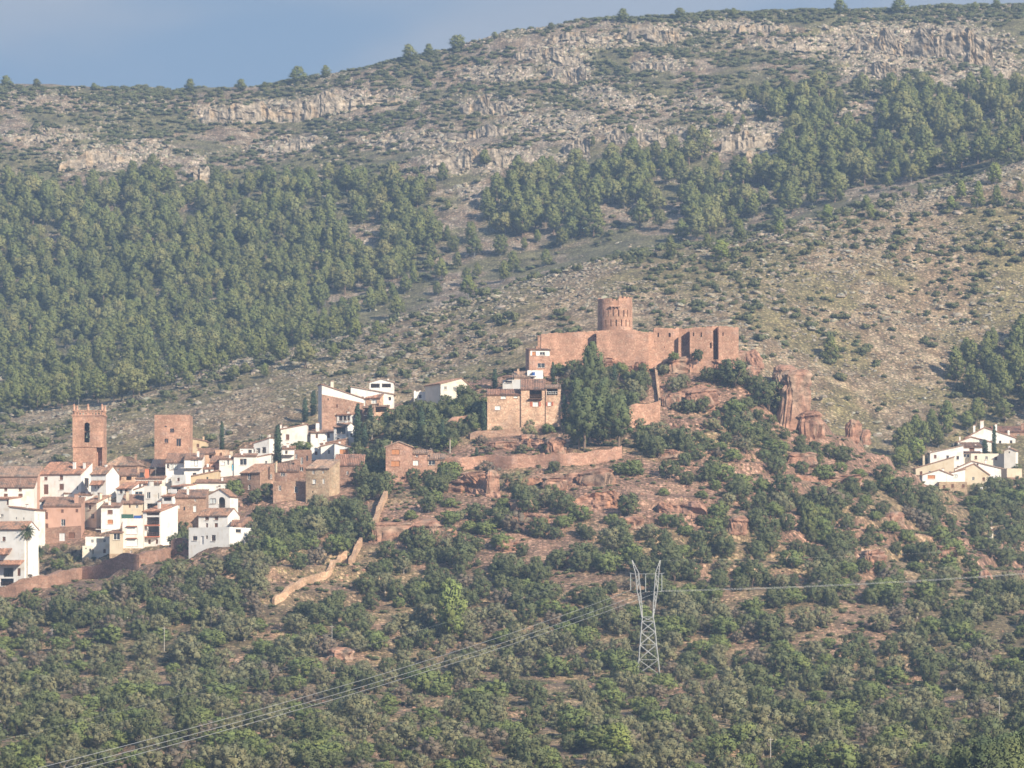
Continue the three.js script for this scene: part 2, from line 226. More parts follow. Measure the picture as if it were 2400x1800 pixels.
/* A house seen at photo columns a..b (front), with side = columns of the visible end wall (right when turn > 0, left when turn < 0), ground row base, eave row, ridge row.
   roof: f low edge in front, b low edge behind, x gable with ridge along the front, z gable facing us, l / r low at that end, h hipped, n flat with parapet.
   win: [x0, y0, x1, y1, kind]; kind d glass, s/y/r shutters, c curtain, w pale door, o open loggia. */
function house(o) {
  const { a, b, base, eave, ridge = eave, side = 0, turn = 0, wall = M.white, tile = M.tileA, roof = 'f', win: win0 = [], chim: chim0 = [], sw = [], label, group, name = 'house', cat = 'house' } = o;
  const mid = (a + b) / 2, g0 = ground(mid, base, 830), D = o.D ?? (g0 ? -g0.z : 1000), ppm = FOC / D, th = turn * Math.PI / 180;
  const W = (b - a) / ppm / Math.cos(th), dep = side ? Math.abs(side) / ppm / Math.abs(Math.sin(th)) : (o.dep ?? 7), Hh = (base - eave) / ppm, rise = (eave - ridge) / ppm, sink = o.sink ?? 5, T = 0.3;
  let win = win0, chim = chim0;
  if (name === 'house' && !o.plain) {
    if (!win.length) { const n = Math.max(1, Math.floor((b - a) / 20)); win = []; for (let i = 0; i < n; i++) { const x = a + (b - a) * (i + 0.5) / n + (rb() - 0.5) * 4, top = eave + 5 + rb() * 3; if (base - top > 14) win.push([x - 3, top, x + 3, top + 8, rb() < 0.5 ? 's' : 'd']); if (base - top > 42) win.push([x - 3, top + 24, x + 3, top + 33, 's']); } }
    if (!chim.length && roof !== 'n' && rb() < 0.6) chim = [[lerp(a, b, 0.2 + 0.6 * rb()), Math.min(eave, ridge) - 3 - rb() * 3, 4 + rb() * 2]];
  }
  const pos = at(mid, base, D), g = thing(name, label, cat, pos, group); g.rotation.y = -th;
  const X = (px) => (px - mid) / (b - a) * W, Y = (py) => (base - py) / ppm;
  // wall heights at the corners: front-left, front-right, back-left, back-right, plus middle points
  let fl = Hh, fr = Hh, bl = Hh, br = Hh, fm = null, sm = null, bm = null;
  if (roof === 'f') bl = br = Hh + rise; if (roof === 'b') { bl = br = Hh - rise * 0.9; } if (roof === 'l') { fr = br = Hh + rise; } if (roof === 'r') { fl = bl = Hh + rise; }
  if (roof === 'x') sm = Hh + rise; if (roof === 'z') { fm = bm = Hh + rise; }
  const mk = o.split ?? 0.5, mx = -W / 2 + W * mk;                                    // where the ridge of a z gable stands
  const edge = (l, r, m, w, at0) => { const p = [[-w / 2, -sink], [w / 2, -sink], [w / 2, r]]; if (m !== null) p.push([at0, m]); p.push([-w / 2, l]); return p; };
  const holes = win.map(([x0, y0, x1, y1, k, arch]) => [X(x0), Y(y1), X(x1), Y(y0), arch]);
  const inner = dep - 2 * T, sideW = sw.map(([u0, u1, y0, y1]) => [-inner / 2 + u0 * inner, Y(y1), -inner / 2 + u1 * inner, Y(y0)]);
  const gs = [panel(edge(fl, fr, fm, W, mx), holes, T)];
  const tIn = T / dep, hb = (f, bk) => [lerp(f, bk, tIn), lerp(bk, f, tIn)];
  { const [f, k] = hb(fr, br); gs.push(panel(edge(f, k, sm, inner, 0), turn > 0 ? sideW : [], T).rotateY(Math.PI / 2).translate(W / 2 - 0.002, 0, -dep / 2)); }
  { const [f, k] = hb(fl, bl); gs.push(panel(edge(k, f, sm, inner, 0), turn < 0 ? sideW : [], T).rotateY(-Math.PI / 2).translate(-W / 2 + 0.002, 0, -dep / 2)); }
  gs.push(panel(edge(br, bl, bm, W, -mx), [], T).rotateY(Math.PI).translate(0, 0, -dep));
  if (o.lower) { // lower storey of another stone: a second wall part below row o.lower[0]
    const ly = Y(o.lower[0]); part('lower_wall', panel([[-W / 2 - 0.03, -sink], [W / 2 + 0.03, -sink], [W / 2 + 0.03, o.lower[2] ? Y(o.lower[2]) : ly], [-W / 2 - 0.03, ly]], holes.filter((h) => h[3] < ly), 0.06), o.lower[1], g, V(0, 0, 0.05));
  }
  const wm = mergeGeometries(gs.map((q) => q.index ? q.toNonIndexed() : q)); { const uv = wm.attributes.uv, du = rb() * 9, dv = rb() * 9; for (let i = 0; i < uv.count; i++) uv.setXY(i, uv.getX(i) + du, uv.getY(i) + dv); } part('wall', wm, wall, g);
  // roof
  const ov = o.over ?? 0.35, rp = [], L = -W / 2 - 0.15, R = W / 2 + 0.15;
  const slope = (p, q, r, s) => rp.push(tileSlope(p, q, r, s));
  if (roof === 'f') { const k = rise / dep; slope(V(L, Hh - k * ov, ov), V(R, Hh - k * ov, ov), V(L, Hh + rise + k * 0.2, -dep - 0.2), V(R, Hh + rise + k * 0.2, -dep - 0.2)); }
  if (roof === 'b') { const k = rise * 0.9 / dep; slope(V(R, Hh - rise * 0.9 - k * ov, -dep - ov), V(L, Hh - rise * 0.9 - k * ov, -dep - ov), V(R, Hh + k * 0.2, 0.2), V(L, Hh + k * 0.2, 0.2)); }
  if (roof === 'x') { const k = rise / (dep / 2); slope(V(L, Hh - k * ov, ov), V(R, Hh - k * ov, ov), V(L, Hh + rise, -dep / 2), V(R, Hh + rise, -dep / 2)); slope(V(R, Hh - k * ov, -dep - ov), V(L, Hh - k * ov, -dep - ov), V(R, Hh + rise, -dep / 2), V(L, Hh + rise, -dep / 2)); }
  if (roof === 'z') { const kl = rise / (mx + W / 2), kr = rise / (W / 2 - mx); slope(V(-W / 2 - ov, Hh - kl * ov, -dep), V(-W / 2 - ov, Hh - kl * ov, 0.25), V(mx, Hh + rise, -dep), V(mx, Hh + rise, 0.25)); slope(V(W / 2 + ov, Hh - kr * ov, 0.25), V(W / 2 + ov, Hh - kr * ov, -dep), V(mx, Hh + rise, 0.25), V(mx, Hh + rise, -dep)); }
  if (roof === 'l') { const k = rise / W; slope(V(-W / 2 - ov, Hh - k * ov, -dep - 0.15), V(-W / 2 - ov, Hh - k * ov, 0.25), V(W / 2 + 0.2, Hh + rise + k * 0.2, -dep - 0.15), V(W / 2 + 0.2, Hh + rise + k * 0.2, 0.25)); }
  if (roof === 'r') { const k = rise / W; slope(V(W / 2 + ov, Hh - k * ov, 0.25), V(W / 2 + ov, Hh - k * ov, -dep - 0.15), V(-W / 2 - 0.2, Hh + rise + k * 0.2, 0.25), V(-W / 2 - 0.2, Hh + rise + k * 0.2, -dep - 0.15)); }
  if (roof === 'h') { const y0 = Hh - 0.15, y1 = Hh + rise, i = Math.min(dep, W) * 0.42, p = [V(L, y0, ov), V(R, y0, ov), V(R, y0, -dep - ov), V(L, y0, -dep - ov)], q = W >= dep ? [V(L + i, y1, -dep / 2), V(R - i, y1, -dep / 2)] : [V(0, y1, -i), V(0, y1, -dep + i)]; if (W >= dep) { slope(p[0], p[1], q[0], q[1]); slope(p[2], p[3], q[1], q[0]); slope(p[1], p[2], q[1], q[1].clone().add(V(0.01, 0, -0.2))); slope(p[3], p[0], q[0], q[0].clone().add(V(0.01, 0, 0.2))); } else { slope(p[0], p[1], q[0], q[0].clone().add(V(0.2, 0, 0))); slope(p[1], p[2], q[0], q[1]); slope(p[2], p[3], q[1], q[1].clone().add(V(-0.2, 0, 0))); slope(p[3], p[0], q[1], q[0]); } }
  let rf;
  if (roof === 'n') rf = part('roof_terrace', box(W - 2 * T, 0.25, dep - 2 * T, 0, Hh - 0.8, -dep / 2), M.terracotta === o.deck ? o.deck : (o.deck ?? M.beige), g);
  else rf = part('roof', mergeGeometries(rp), tile, g);
  for (const [px, top, w = 6, m] of chim) {
    const cw = w / ppm, cy = Y(top), low = Math.min(Hh, cy - 1.6), z = -Math.min(dep * 0.45, 3), cm = m ?? (wall === M.white || wall === M.offwhite ? M.white : wall);
    const c = part('chimney', flatUV(box(cw, cy - low, cw, 0, (cy + low) / 2, 0)), cm, rf, V(X(px), 0, z)); part('chimney_cap', box(cw * 1.3, 0.14, cw * 1.3, 0, cy + 0.07, 0), tile, c);
  }
  if (name === 'house' && rb() < 0.5) { const ax = (rb() - 0.5) * W * 0.6, ay = Math.max(Hh, Hh + rise * 0.5), ah = 1.6 + rb(); part('aerial', mergeGeometries([new THREE.CylinderGeometry(0.03, 0.03, ah + 0.6, 5).translate(0, ah / 2, 0), box(0.9, 0.04, 0.04, 0, ah, 0), box(0.6, 0.04, 0.04, 0, ah - 0.25, 0)].map((q) => q.toNonIndexed())), M.pole, g, V(ax, ay - 0.2, -dep * 0.4)); }
  // windows and doors
  const fill = (x0, y0, x1, y1, k, put) => {
    const w = x1 - x0, h = y1 - y0, cx = (x0 + x1) / 2, cy = (y0 + y1) / 2;
    if (k === 'o') { const q = part('railing', mergeGeometries([box(w, 0.08, 0.08, 0, 0.9, 0), box(w, 0.06, 0.06, 0, 0.45, 0), ...Array.from({ length: Math.max(3, Math.round(w / 0.5)) }, (_, i, n = Math.max(3, Math.round(w / 0.5))) => box(0.05, 0.9, 0.05, -w / 2 + 0.03 + (w - 0.06) * i / (n - 1), 0.45, 0))]), o.rail ?? M.rail, g); put(q, cx, y0, -0.12); return; }
    const tall = h > 1.75 && w < 1.6, q = part(tall ? 'door' : 'window', box(w, h, 0.05), PANE[k] ?? M.glass, g); put(q, cx, cy, -0.2);
    const f = 0.07, fm2 = o.frame ?? (k === 'd' || k === 'c' ? (wall === M.white ? M.wood : M.frame) : PANE[k]);
    if (w > 0.45 && h > 0.5) part('frame', mergeGeometries([box(w, f, 0.06, 0, h / 2 - f / 2, 0.06), box(w, f, 0.06, 0, -h / 2 + f / 2, 0.06), box(f, h - 2 * f, 0.06, -w / 2 + f / 2, 0, 0.06), box(f, h - 2 * f, 0.06, w / 2 - f / 2, 0, 0.06), box(f, h - 2 * f, 0.06, 0, 0, 0.06)]), fm2, q);
    if (w > 0.7 && !tall) part('sill', box(w + 0.2, 0.08, 0.25, 0, -h / 2 - 0.05, 0.25), wall, q);
  };
  win.forEach(([, , , , k], i) => { const h = holes[i]; fill(h[0], h[1], h[2], h[3], k, (q, x, y, z) => q.position.set(x, y, z)); });
  sw.forEach(([, , , , k], i) => { const h = sideW[i]; if (turn > 0) fill(h[0], h[1], h[2], h[3], k, (q, x, y, z) => { q.position.set(W / 2 - 0.002 + z, y, -dep / 2 - x); q.rotation.y = Math.PI / 2; }); else fill(h[0], h[1], h[2], h[3], k, (q, x, y, z) => { q.position.set(-W / 2 + 0.002 - z, y, -dep / 2 + x); q.rotation.y = -Math.PI / 2; }); });
  (o.extra ?? (() => {}))(g, { X, Y, W, dep, Hh, ppm, D });
  return add(g);
}
const canopy = (x0, y0, x1, out, mat, nm = 'awning') => (g, k) => { const w = k.X(x1) - k.X(x0); part(nm, box(w, 0.12, out, (k.X(x0) + k.X(x1)) / 2, k.Y(y0), out / 2), mat, g); };
const lean = (x0, x1, y0, y1, out, tile = M.tileA) => (g, k) => { // small lean-to roof on the front
  part('lean_to_roof', tileSlope(V(k.X(x0), k.Y(y1), out), V(k.X(x1), k.Y(y1), out), V(k.X(x0), k.Y(y0), 0.02), V(k.X(x1), k.Y(y0), 0.02)), tile, g); };
const both = (...f) => (g, k) => f.forEach((q) => q(g, k));

// ---------------------------------------------------------------- the village, from its foot up the slope
const OLD = 'old houses of the hillside village', EAST = 'houses below the far side of the castle hill';
house({ plain: true, a: -34, b: 60, side: 25, turn: 22, base: 1374, eave: 1240, ridge: 1222, roof: 'x', label: 'white house with low porch openings behind the tall palm', group: OLD, win: [[5, 1258, 13, 1268, 's'], [-14, 1258, -7, 1268, 's'], [-24, 1332, -10, 1352, 'o'], [8, 1331, 32, 1352, 'o'], [-20, 1357, -6, 1373, 'd'], [0, 1356, 33, 1373, 'o'], [42, 1332, 50, 1350, 's']], extra: both(lean(-34, 60, 1314, 1325, 2.2, M.tileC), lean(-10, 30, 1286, 1301, 1.8, M.tileC)), chim: [[10, 1228, 5]] });
house({ a: 193, b: 216, base: 1316, eave: 1279, roof: 'n', dep: 3, wall: M.cream, label: 'small cream flat-roofed hut beside the blue-white garden wall', group: OLD, win: [[200, 1284, 203, 1287, 'd'], [209, 1286, 213, 1292, 'd']] });
house({ a: 200, b: 258, base: 1309, eave: 1258, roof: 'n', dep: 6, wall: M.offwhite, label: 'low pale grey terrace block between hut and beige flats', group: OLD, extra: canopy(226, 1241, 257, 2, M.frame) });
house({ a: 257, b: 287, base: 1320, eave: 1248, ridge: 1243, roof: 'f', dep: 6, wall: M.beige, lower: [1298, M.tan], label: 'narrow beige house with one big dark window beside flats', group: OLD, win: [[266, 1250, 281, 1265, 'd'], [275, 1226, 275.1, 1226.1, 'd']].slice(0, 1), D: 921 });
house({ a: 287, b: 335, base: 1317, eave: 1215, roof: 'n', dep: 8, D: 923, wall: M.offwhite, lower: [1285, M.tan], frame: M.frame, label: 'cream block of flats with two wide white-framed windows', group: OLD, win: [[297, 1235, 322, 1251, 'c'], [298, 1263, 323, 1280, 'c'], [305, 1290, 310, 1302, 's']], extra: both((g, k) => { part('green_screen', box(k.X(312) - k.X(284), 1.0, 0.08, (k.X(284) + k.X(312)) / 2, k.Hh + 0.5, -0.4), M.green, g); part('blue_screen', box(k.X(331) - k.X(313), 0.7, 0.08, (k.X(313) + k.X(331)) / 2, k.Hh + 0.35, -0.6), M.blue, g); }, canopy(297, 1233, 322, 0.7, M.terracotta), canopy(297, 1261, 322, 0.7, M.terracotta)) });
house({ a: 334, b: 377, side: 34, turn: 24, base: 1290, eave: 1199, ridge: 1180, roof: 'f', D: 927, lower: [1290, M.dark], label: 'tall white house with three stacked balconies and bright end wall', group: OLD, win: [[343, 1190.5 + 10, 374, 1208, 'o'], [343, 1212, 374, 1230, 'o'], [343, 1234, 374, 1257, 'o'], [347, 1264, 353, 1275, 's'], [365, 1264, 371, 1275, 's']], tile: M.tileC, extra: both((g, k) => { for (const y of [1231, 1258]) part('balcony_slab', box(k.X(376) - k.X(341), 0.16, 1.1, (k.X(341) + k.X(376)) / 2, k.Y(y), 0.55), M.terracotta, g); }) });
house({ a: 440, b: 540, side: 48, turn: 28, base: 1284, eave: 1236, ridge: 1231, roof: 'n', deck: M.terracotta, label: 'long low white house with flat terrace above the town wall', group: OLD, win: [[450, 1256, 461, 1266, 'd'], [470, 1256, 477, 1276, 'w'], [482, 1255, 487, 1263, 'd'], [496, 1254, 506, 1268, 'd']], sw: [[0.25, 0.5, 1240, 1248, 'd']], sink: 7 });
house({ a: 464, b: 535, side: 24, turn: 24, base: 1238, eave: 1208, ridge: 1191, roof: 'x', label: 'white house with tiled gable roof above the flat terrace', group: OLD, win: [[480, 1211, 489, 1219, 's'], [503, 1211, 512, 1219, 's'], [482, 1226, 487, 1236, 's'], [503, 1226, 511, 1236, 's']], tile: M.tileB, D: 932 });
house({ a: 20, b: 82, side: 19, turn: 20, base: 1300, eave: 1195, ridge: 1187, roof: 'r', wall: M.offwhite, label: 'large plain white house with bare wall above the palm', group: OLD, win: [[36, 1212, 39, 1217, 'd'], [54, 1213, 57, 1218, 'd']], sw: [[0.3, 0.42, 1205, 1220, 'd'], [0.3, 0.42, 1235, 1250, 'd']] });
house({ a: 101, b: 190, base: 1270, eave: 1186, ridge: 1163, roof: 'f', dep: 9, wall: M.pink, lower: [1238, M.dark, 1232], label: 'salmon pink house with stone lower storey and pale door', group: OLD, win: [[143, 1194, 149, 1202, 's'], [177, 1193, 183, 1201, 's'], [143, 1217, 153, 1233, 'd'], [105, 1200, 112, 1217, 's'], [104, 1227, 113, 1243, 's'], [139, 1249, 153, 1268, 'w'], [161, 1248, 176, 1262, 's']], tile: M.tileB, chim: [[176, 1158, 9]] });
house({ a: 190, b: 228, side: 30, turn: 40, base: 1236, eave: 1179, ridge: 1161, roof: 'f', wall: M.cream, label: 'cream house with tiled roof joined to the salmon pink house', group: OLD, win: [[208, 1184, 214, 1194, 's'], [213, 1204, 222, 1216, 'd']], tile: M.tileB, chim: [[220, 1156, 7], [244, 1166, 4]] });
house({ a: 237, b: 281, base: 1244, eave: 1188, ridge: 1177, roof: 'f', dep: 7, label: 'upright white house with brown tile roof and ochre blind', group: OLD, win: [[252, 1195, 264, 1205, 's'], [252, 1218, 265, 1228, 'y']], tile: M.tileB });
house({ a: 283, b: 334, base: 1212, eave: 1180, ridge: 1157, roof: 'f', dep: 9, wall: M.beige, label: 'beige cottage with wide brown roof behind the flats', group: OLD, win: [[302, 1182, 306, 1190, 's'], [318, 1183, 324, 1191, 'd']], tile: M.tileB, chim: [[296, 1152, 7]] });
house({ a: 337, b: 379, side: 10, turn: 20, base: 1200, eave: 1139, roof: 'n', dep: 6, wall: M.offwhite, label: 'pale cube-shaped house with a rooftop water tank', group: OLD, win: [[343, 1153, 352, 1168, 'd'], [369, 1155, 373, 1170, 'd'], [344, 1180, 372, 1192, 'o']], extra: (g, k) => { part('water_tank', new THREE.CylinderGeometry(0.75, 0.85, 1.6, 12).translate(k.X(347), k.Hh + 0.3, -1.5), M.grey, g); } });
house({ a: 379, b: 405, side: 12, turn: 25, base: 1206, eave: 1163, ridge: 1158, roof: 'f', dep: 5, label: 'small white house with red-edged roof and shaded loggia', group: OLD, win: [[383, 1166, 402, 1174, 'o'], [386, 1184, 394, 1198, 'd']], tile: M.tileC, extra: (g, k) => part('parapet', box(k.W * 0.8, 0.9, 0.2, 0, k.Hh + 1.4, -2.5), M.white, g) });
house({ a: 411, b: 482, base: 1250, eave: 1166, ridge: 1145, roof: 'f', dep: 9, wall: M.brown, label: 'brown stone house with small windows above rocky bank', group: OLD, win: [[455, 1170, 460, 1175, 'd'], [453, 1185, 460, 1200, 'c'], [417, 1184, 422, 1192, 'c'], [430, 1188, 434, 1196, 'd']], tile: M.tileB, chim: [[438, 1143, 5, M.white]] });
house({ a: 480, b: 540, side: 16, turn: 22, base: 1204, eave: 1163, ridge: 1146, roof: 'z', split: 0.6, label: 'white gabled house with arched porch beside the garden trees', group: OLD, win: [[490, 1168, 506, 1180, 'c'], [512, 1165, 528, 1190, 'o', 1]], tile: M.tileB, D: 957 });
// second tier
house({ a: 88, b: 192, side: 20, turn: 18, base: 1182, eave: 1111, ridge: 1081, roof: 'f', label: 'big white three-storey house at the foot of the bell tower', group: OLD, win: [[102, 1117, 110, 1125, 's'], [140, 1114, 148, 1125, 's'], [101, 1135, 112, 1158, 's'], [139, 1134, 150, 1148, 's'], [181, 1140, 184, 1148, 'd']], sw: [[0.3, 0.7, 1120, 1142, 'd']], tile: M.tileC, chim: [[164, 1082, 6], [188, 1084, 5]] });
house({ a: 212, b: 250, side: 25, turn: 25, base: 1180, eave: 1111, ridge: 1092, roof: 'x', label: 'white house with side gable between bell tower and brown roofs', group: OLD, win: [[221, 1140, 224, 1145, 'd'], [229, 1140, 232, 1145, 'd']], tile: M.tileB, extra: lean(214, 248, 1127, 1138, 1.3, M.tileC) });
house({ a: -60, b: 88, base: 1196, eave: 1117, ridge: 1090, roof: 'f', dep: 10, wall: M.pink, label: 'long house with a wide weathered tile roof by big white house', group: OLD, win: [[-40, 1128, -32, 1138, 's']], tile: M.tileD, D: 994 });
house({ a: -60, b: 80, base: 1200, eave: 1142, ridge: 1121, roof: 'f', dep: 6, wall: M.offwhite, label: 'grey house front under a lower tile roof with four windows', group: OLD, win: [[10, 1143, 17, 1151, 's'], [44, 1143, 51, 1151, 's'], [9, 1157, 18, 1164, 's'], [43, 1157, 53, 1164, 's'], [-30, 1145, -22, 1153, 's']], tile: M.tileB, D: 984 });
house({ a: -50, b: 24, side: 22, turn: 24, base: 1250, eave: 1170, ridge: 1164, roof: 'f', wall: M.offwhite, label: 'off-white corner house with a red roof patch below grey front', group: OLD, win: [[17, 1172, 22, 1184, 's'], [2, 1205, 9, 1212, 'd']], tile: M.tileC });
house({ a: 93, b: 150, base: 1196, eave: 1174, ridge: 1164, roof: 'f', dep: 6, wall: M.offwhite, label: 'low grey house with strip windows behind the salmon house', group: OLD, win: [[97, 1176, 105, 1184, 'd'], [108, 1176, 122, 1184, 'c'], [128, 1177, 140, 1184, 'd']], tile: M.tileA, D: 966 });
house({ a: 180, b: 216, base: 1190, eave: 1160, ridge: 1153, roof: 'f', dep: 6, label: 'small white house with low roof below the white gable', group: OLD, win: [[186, 1163, 190, 1168, 'd']], tile: M.tileA });
house({ a: 272, b: 310, side: 14, turn: 25, base: 1180, eave: 1145, ridge: 1131, roof: 'f', label: 'white cottage with two dark windows amid the brown roofs', group: OLD, win: [[280, 1147, 287, 1157, 'd'], [292, 1147, 299, 1156, 'd']], tile: M.tileC });
house({ a: 246, b: 334, base: 1128, eave: 1091, ridge: 1069, roof: 'h', dep: 9, wall: M.brown, label: 'brown hipped-roof house between bell tower and square tower', group: OLD, tile: M.tileD });
house({ a: 274, b: 334, base: 1146, eave: 1114, ridge: 1097, roof: 'f', dep: 8, wall: M.orange, label: 'ochre house with deep porch under a dull brown roof', group: OLD, win: [[296, 1117, 308, 1125, 'o'], [279, 1118, 284, 1126, 's']], tile: M.tileB });
house({ a: 318, b: 384, base: 1160, eave: 1122, ridge: 1114, roof: 'f', dep: 7, wall: M.offwhite, label: 'low house with a red chimney pot and narrow roofs', group: OLD, win: [[326, 1136, 348, 1143, 'd'], [356, 1132, 362, 1142, 'd']], tile: M.tileA, chim: [[342, 1098, 9, M.terracotta], [330, 1106, 9, M.glass]], extra: lean(318, 380, 1128, 1134, 1.2, M.tileC) });
house({ a: 313, b: 342, base: 1176, eave: 1148, ridge: 1138, roof: 'l', dep: 6, wall: M.offwhite, label: 'grey shed with dark opening behind the cube house', group: OLD, win: [[316, 1152, 334, 1160, 'd']], tile: M.tileB });
house({ a: 388, b: 432, base: 1122, dep: 9, eave: 1084, ridge: 1060, roof: 'f', label: 'house with a glazed veranda under a steep tile roof', group: OLD, win: [[391, 1087, 396, 1098, 'd'], [397, 1088, 405, 1101, 'c'], [406, 1088, 416, 1101, 'c']], tile: M.tileB });
house({ a: 432, b: 474, base: 1124, eave: 1076, ridge: 1060, roof: 'f', dep: 8, label: 'white house with wide framed terrace opening beside the veranda', group: OLD, win: [[430, 1080, 440, 1090, 'o'], [447, 1077, 464, 1092, 'c'], [452, 1108, 460, 1116, 'd']], tile: M.tileB, extra: canopy(424, 1097, 474, 1.2, M.white, 'terrace_slab') });
house({ a: 362, b: 404, base: 1146, eave: 1121, roof: 'n', dep: 6, wall: M.offwhite, label: 'grey terrace house with a small dark window', group: OLD, win: [[394, 1122, 401, 1132, 'd']] });
house({ a: 402, b: 436, side: 10, turn: 25, base: 1150, eave: 1113, roof: 'n', dep: 5, label: 'blank white block with a flat top in the crowded middle', group: OLD });
house({ a: 401, b: 432, side: 24, turn: 30, base: 1172, eave: 1140, ridge: 1134, roof: 'f', label: 'white house with red lean-to roof and dark loggia', group: OLD, win: [[404, 1143, 424, 1151, 'o']], tile: M.tileC });
house({ a: 434, b: 512, base: 1138, eave: 1119, ridge: 1103, roof: 'l', dep: 7, wall: M.ochre, label: 'ochre wall house with slanting roof above the orchard', group: OLD, win: [[484, 1118, 488, 1124, 'd']], tile: M.tileA });
house({ a: 458, b: 562, base: 1150, eave: 1131, ridge: 1122, roof: 'f', dep: 6, wall: M.offwhite, label: 'long low house with double tile roof above the fig trees', group: OLD, win: [[511, 1137, 517, 1143, 'd'], [524, 1137, 534, 1144, 'c']], tile: M.tileA });
house({ a: 462, b: 505, base: 1090, eave: 1063, ridge: 1048, roof: 'f', dep: 8, wall: M.orange, label: 'house with broad tile roof by the square red tower', group: OLD, win: [[490, 1066, 502, 1074, 'o']], tile: M.tileB, chim: [[464, 1050, 5, M.red]] });
house({ a: 504, b: 534, base: 1078, eave: 1054, ridge: 1046, roof: 'n', dep: 6, wall: M.orange, label: 'plain ochre cube by the lone dark cypress', group: OLD });
house({ a: 492, b: 552, base: 1110, eave: 1084, ridge: 1066, roof: 'f', dep: 8, wall: M.pink, label: 'pink-walled house with a worn roof and tall chimney', group: OLD, tile: M.tileA, chim: [[540, 1056, 7, M.beige]] });
house({ a: 514, b: 566, base: 1116, eave: 1076, ridge: 1070, roof: 'f', dep: 6, wall: M.offwhite, label: 'pale grey house with laundry terrace and turquoise screen', group: OLD, win: [[519, 1082, 527, 1090, 'c'], [532, 1078, 537, 1090, 'd'], [543, 1088, 556, 1103, 'o']], tile: M.tileB, extra: (g, k) => part('turquoise_screen', box(k.X(555) - k.X(544), 1.5, 0.1, k.X(549.5), k.Y(1096), 0.05), M.cyan, g) });
house({ a: 548, b: 600, base: 1112, eave: 1069, ridge: 1061, roof: 'f', dep: 6, wall: M.offwhite, label: 'shaded grey house with a long eave below the cypress', group: OLD, tile: M.tileA, win: [[562, 1075, 578, 1090, 'd']] });
house({ a: 585, b: 636, base: 1100, eave: 1074, ridge: 1064, roof: 'l', dep: 7, wall: M.offwhite, label: 'house with one slanting roof beside the tall cypress', group: OLD, tile: M.tileA });
house({ a: 563, b: 611, side: 30, turn: 32, base: 1152, eave: 1108, ridge: 1086, roof: 'f', wall: M.brown, label: 'brown rubble-stone house with pale end wall above fig trees', group: OLD, win: [[580, 1108, 588, 1125, 'd'], [581, 1136, 587, 1148, 'd']], sw: [[0.72, 0.9, 1110, 1122, 'd']], tile: M.tileB, chim: [[634, 1082, 4, M.beige]] });
house({ a: 562, b: 594, base: 1096, eave: 1050, ridge: 1040, roof: 'b', dep: 5, label: 'narrow white gable end next to dark roofs', group: OLD, win: [[582, 1046 + 8, 590, 1062, 'd']] , tile: M.tileB });
house({ a: 594, b: 632, side: 10, turn: 25, base: 1086, eave: 1038, ridge: 1027, roof: 'l', label: 'white house with slanted eave and covered balcony by cypress', group: OLD, win: [[600, 1050, 610, 1062, 'o'], [614, 1048, 624, 1062, 'o']], tile: M.tileA, chim: [[626, 1018, 5]] });
house({ a: 658, b: 719, base: 1060, eave: 1006, ridge: 994, roof: 'l', dep: 8, wall: M.offwhite, label: 'white house with one dark window behind the tall cypress', group: OLD, win: [[670, 1018, 678, 1031, 's']], tile: M.tileA, chim: [[657, 994, 4], [667, 998, 9], [709, 990, 5, M.cream]] });
house({ a: 696, b: 728, base: 1046, eave: 1021, ridge: 1008, roof: 'f', dep: 6, label: 'little white annexe with warm tile roof among shrubs', group: OLD, tile: M.tileD });
house({ a: 690, b: 728, base: 1112, eave: 1054, roof: 'n', dep: 6, wall: M.dark, label: 'dark red stone tower house with narrow windows', group: OLD, win: [[692, 1064, 697, 1076, 'd'], [705, 1072, 710, 1088, 'd'], [718, 1068, 722, 1080, 'd'], [702, 1094, 711, 1104, 'd', 1]] });
house({ a: 640, b: 716, base: 1172, eave: 1128, roof: 'n', dep: 6, wall: M.brown, label: 'flat-topped brown stone house with one framed window', group: OLD, win: [[690, 1140, 698, 1155, 'd'], [653, 1138, 659, 1150, 'd']] });
house({ a: 642, b: 700, base: 1130, eave: 1104, ridge: 1084, roof: 'f', dep: 7, wall: M.dark, label: 'dark roofed house squeezed behind the brown flat-topped one', group: OLD, tile: M.tileB, win: [[658, 1108, 668, 1116, 'd']] });
house({ a: 716, b: 772, side: 22, turn: 20, base: 1172, eave: 1098, ridge: 1076, roof: 'f', wall: M.tan, label: 'tall tan stone house with four small windows', group: OLD, win: [[731, 1103, 737, 1111, 'd'], [755, 1104, 760, 1110, 'd'], [732, 1123, 740, 1134, 'c'], [756, 1122, 761, 1134, 'c'], [731, 1150, 734, 1155, 'd']], tile: M.tileD });
house({ a: 784, b: 852, base: 1136, eave: 1090, ridge: 1062, roof: 'f', dep: 9, wall: M.dark, label: 'dark stone house with boldly ribbed tile roof by the trees', group: OLD, win: [[812, 1104, 817, 1112, 'd']], tile: M.tileC });
house({ a: 774, b: 800, base: 1110, eave: 1081, roof: 'n', dep: 4, label: 'small white roof terrace box on the ribbed roof', group: OLD, win: [[793, 1083, 799, 1092, 'd']], sink: 3 });
house({ a: 728, b: 752, base: 1078, eave: 1050, ridge: 1046, roof: 'n', dep: 5, label: 'small square white house behind dark red tower house', group: OLD });
house({ a: 752, b: 784, side: 0, base: 1080, eave: 1046, ridge: 1038, roof: 'l', dep: 7, wall: M.offwhite, label: 'shaded white house half with small arched window', group: OLD, win: [[768, 1054, 774, 1064, 'd', 1]], tile: M.tileA });
house({ a: 784, b: 830, base: 1082, eave: 1050, ridge: 1038, roof: 'r', dep: 7, label: 'white house half with brick panel and falling roofline', group: OLD, tile: M.tileA, win: [[796, 1053, 816, 1064, 'y']] });
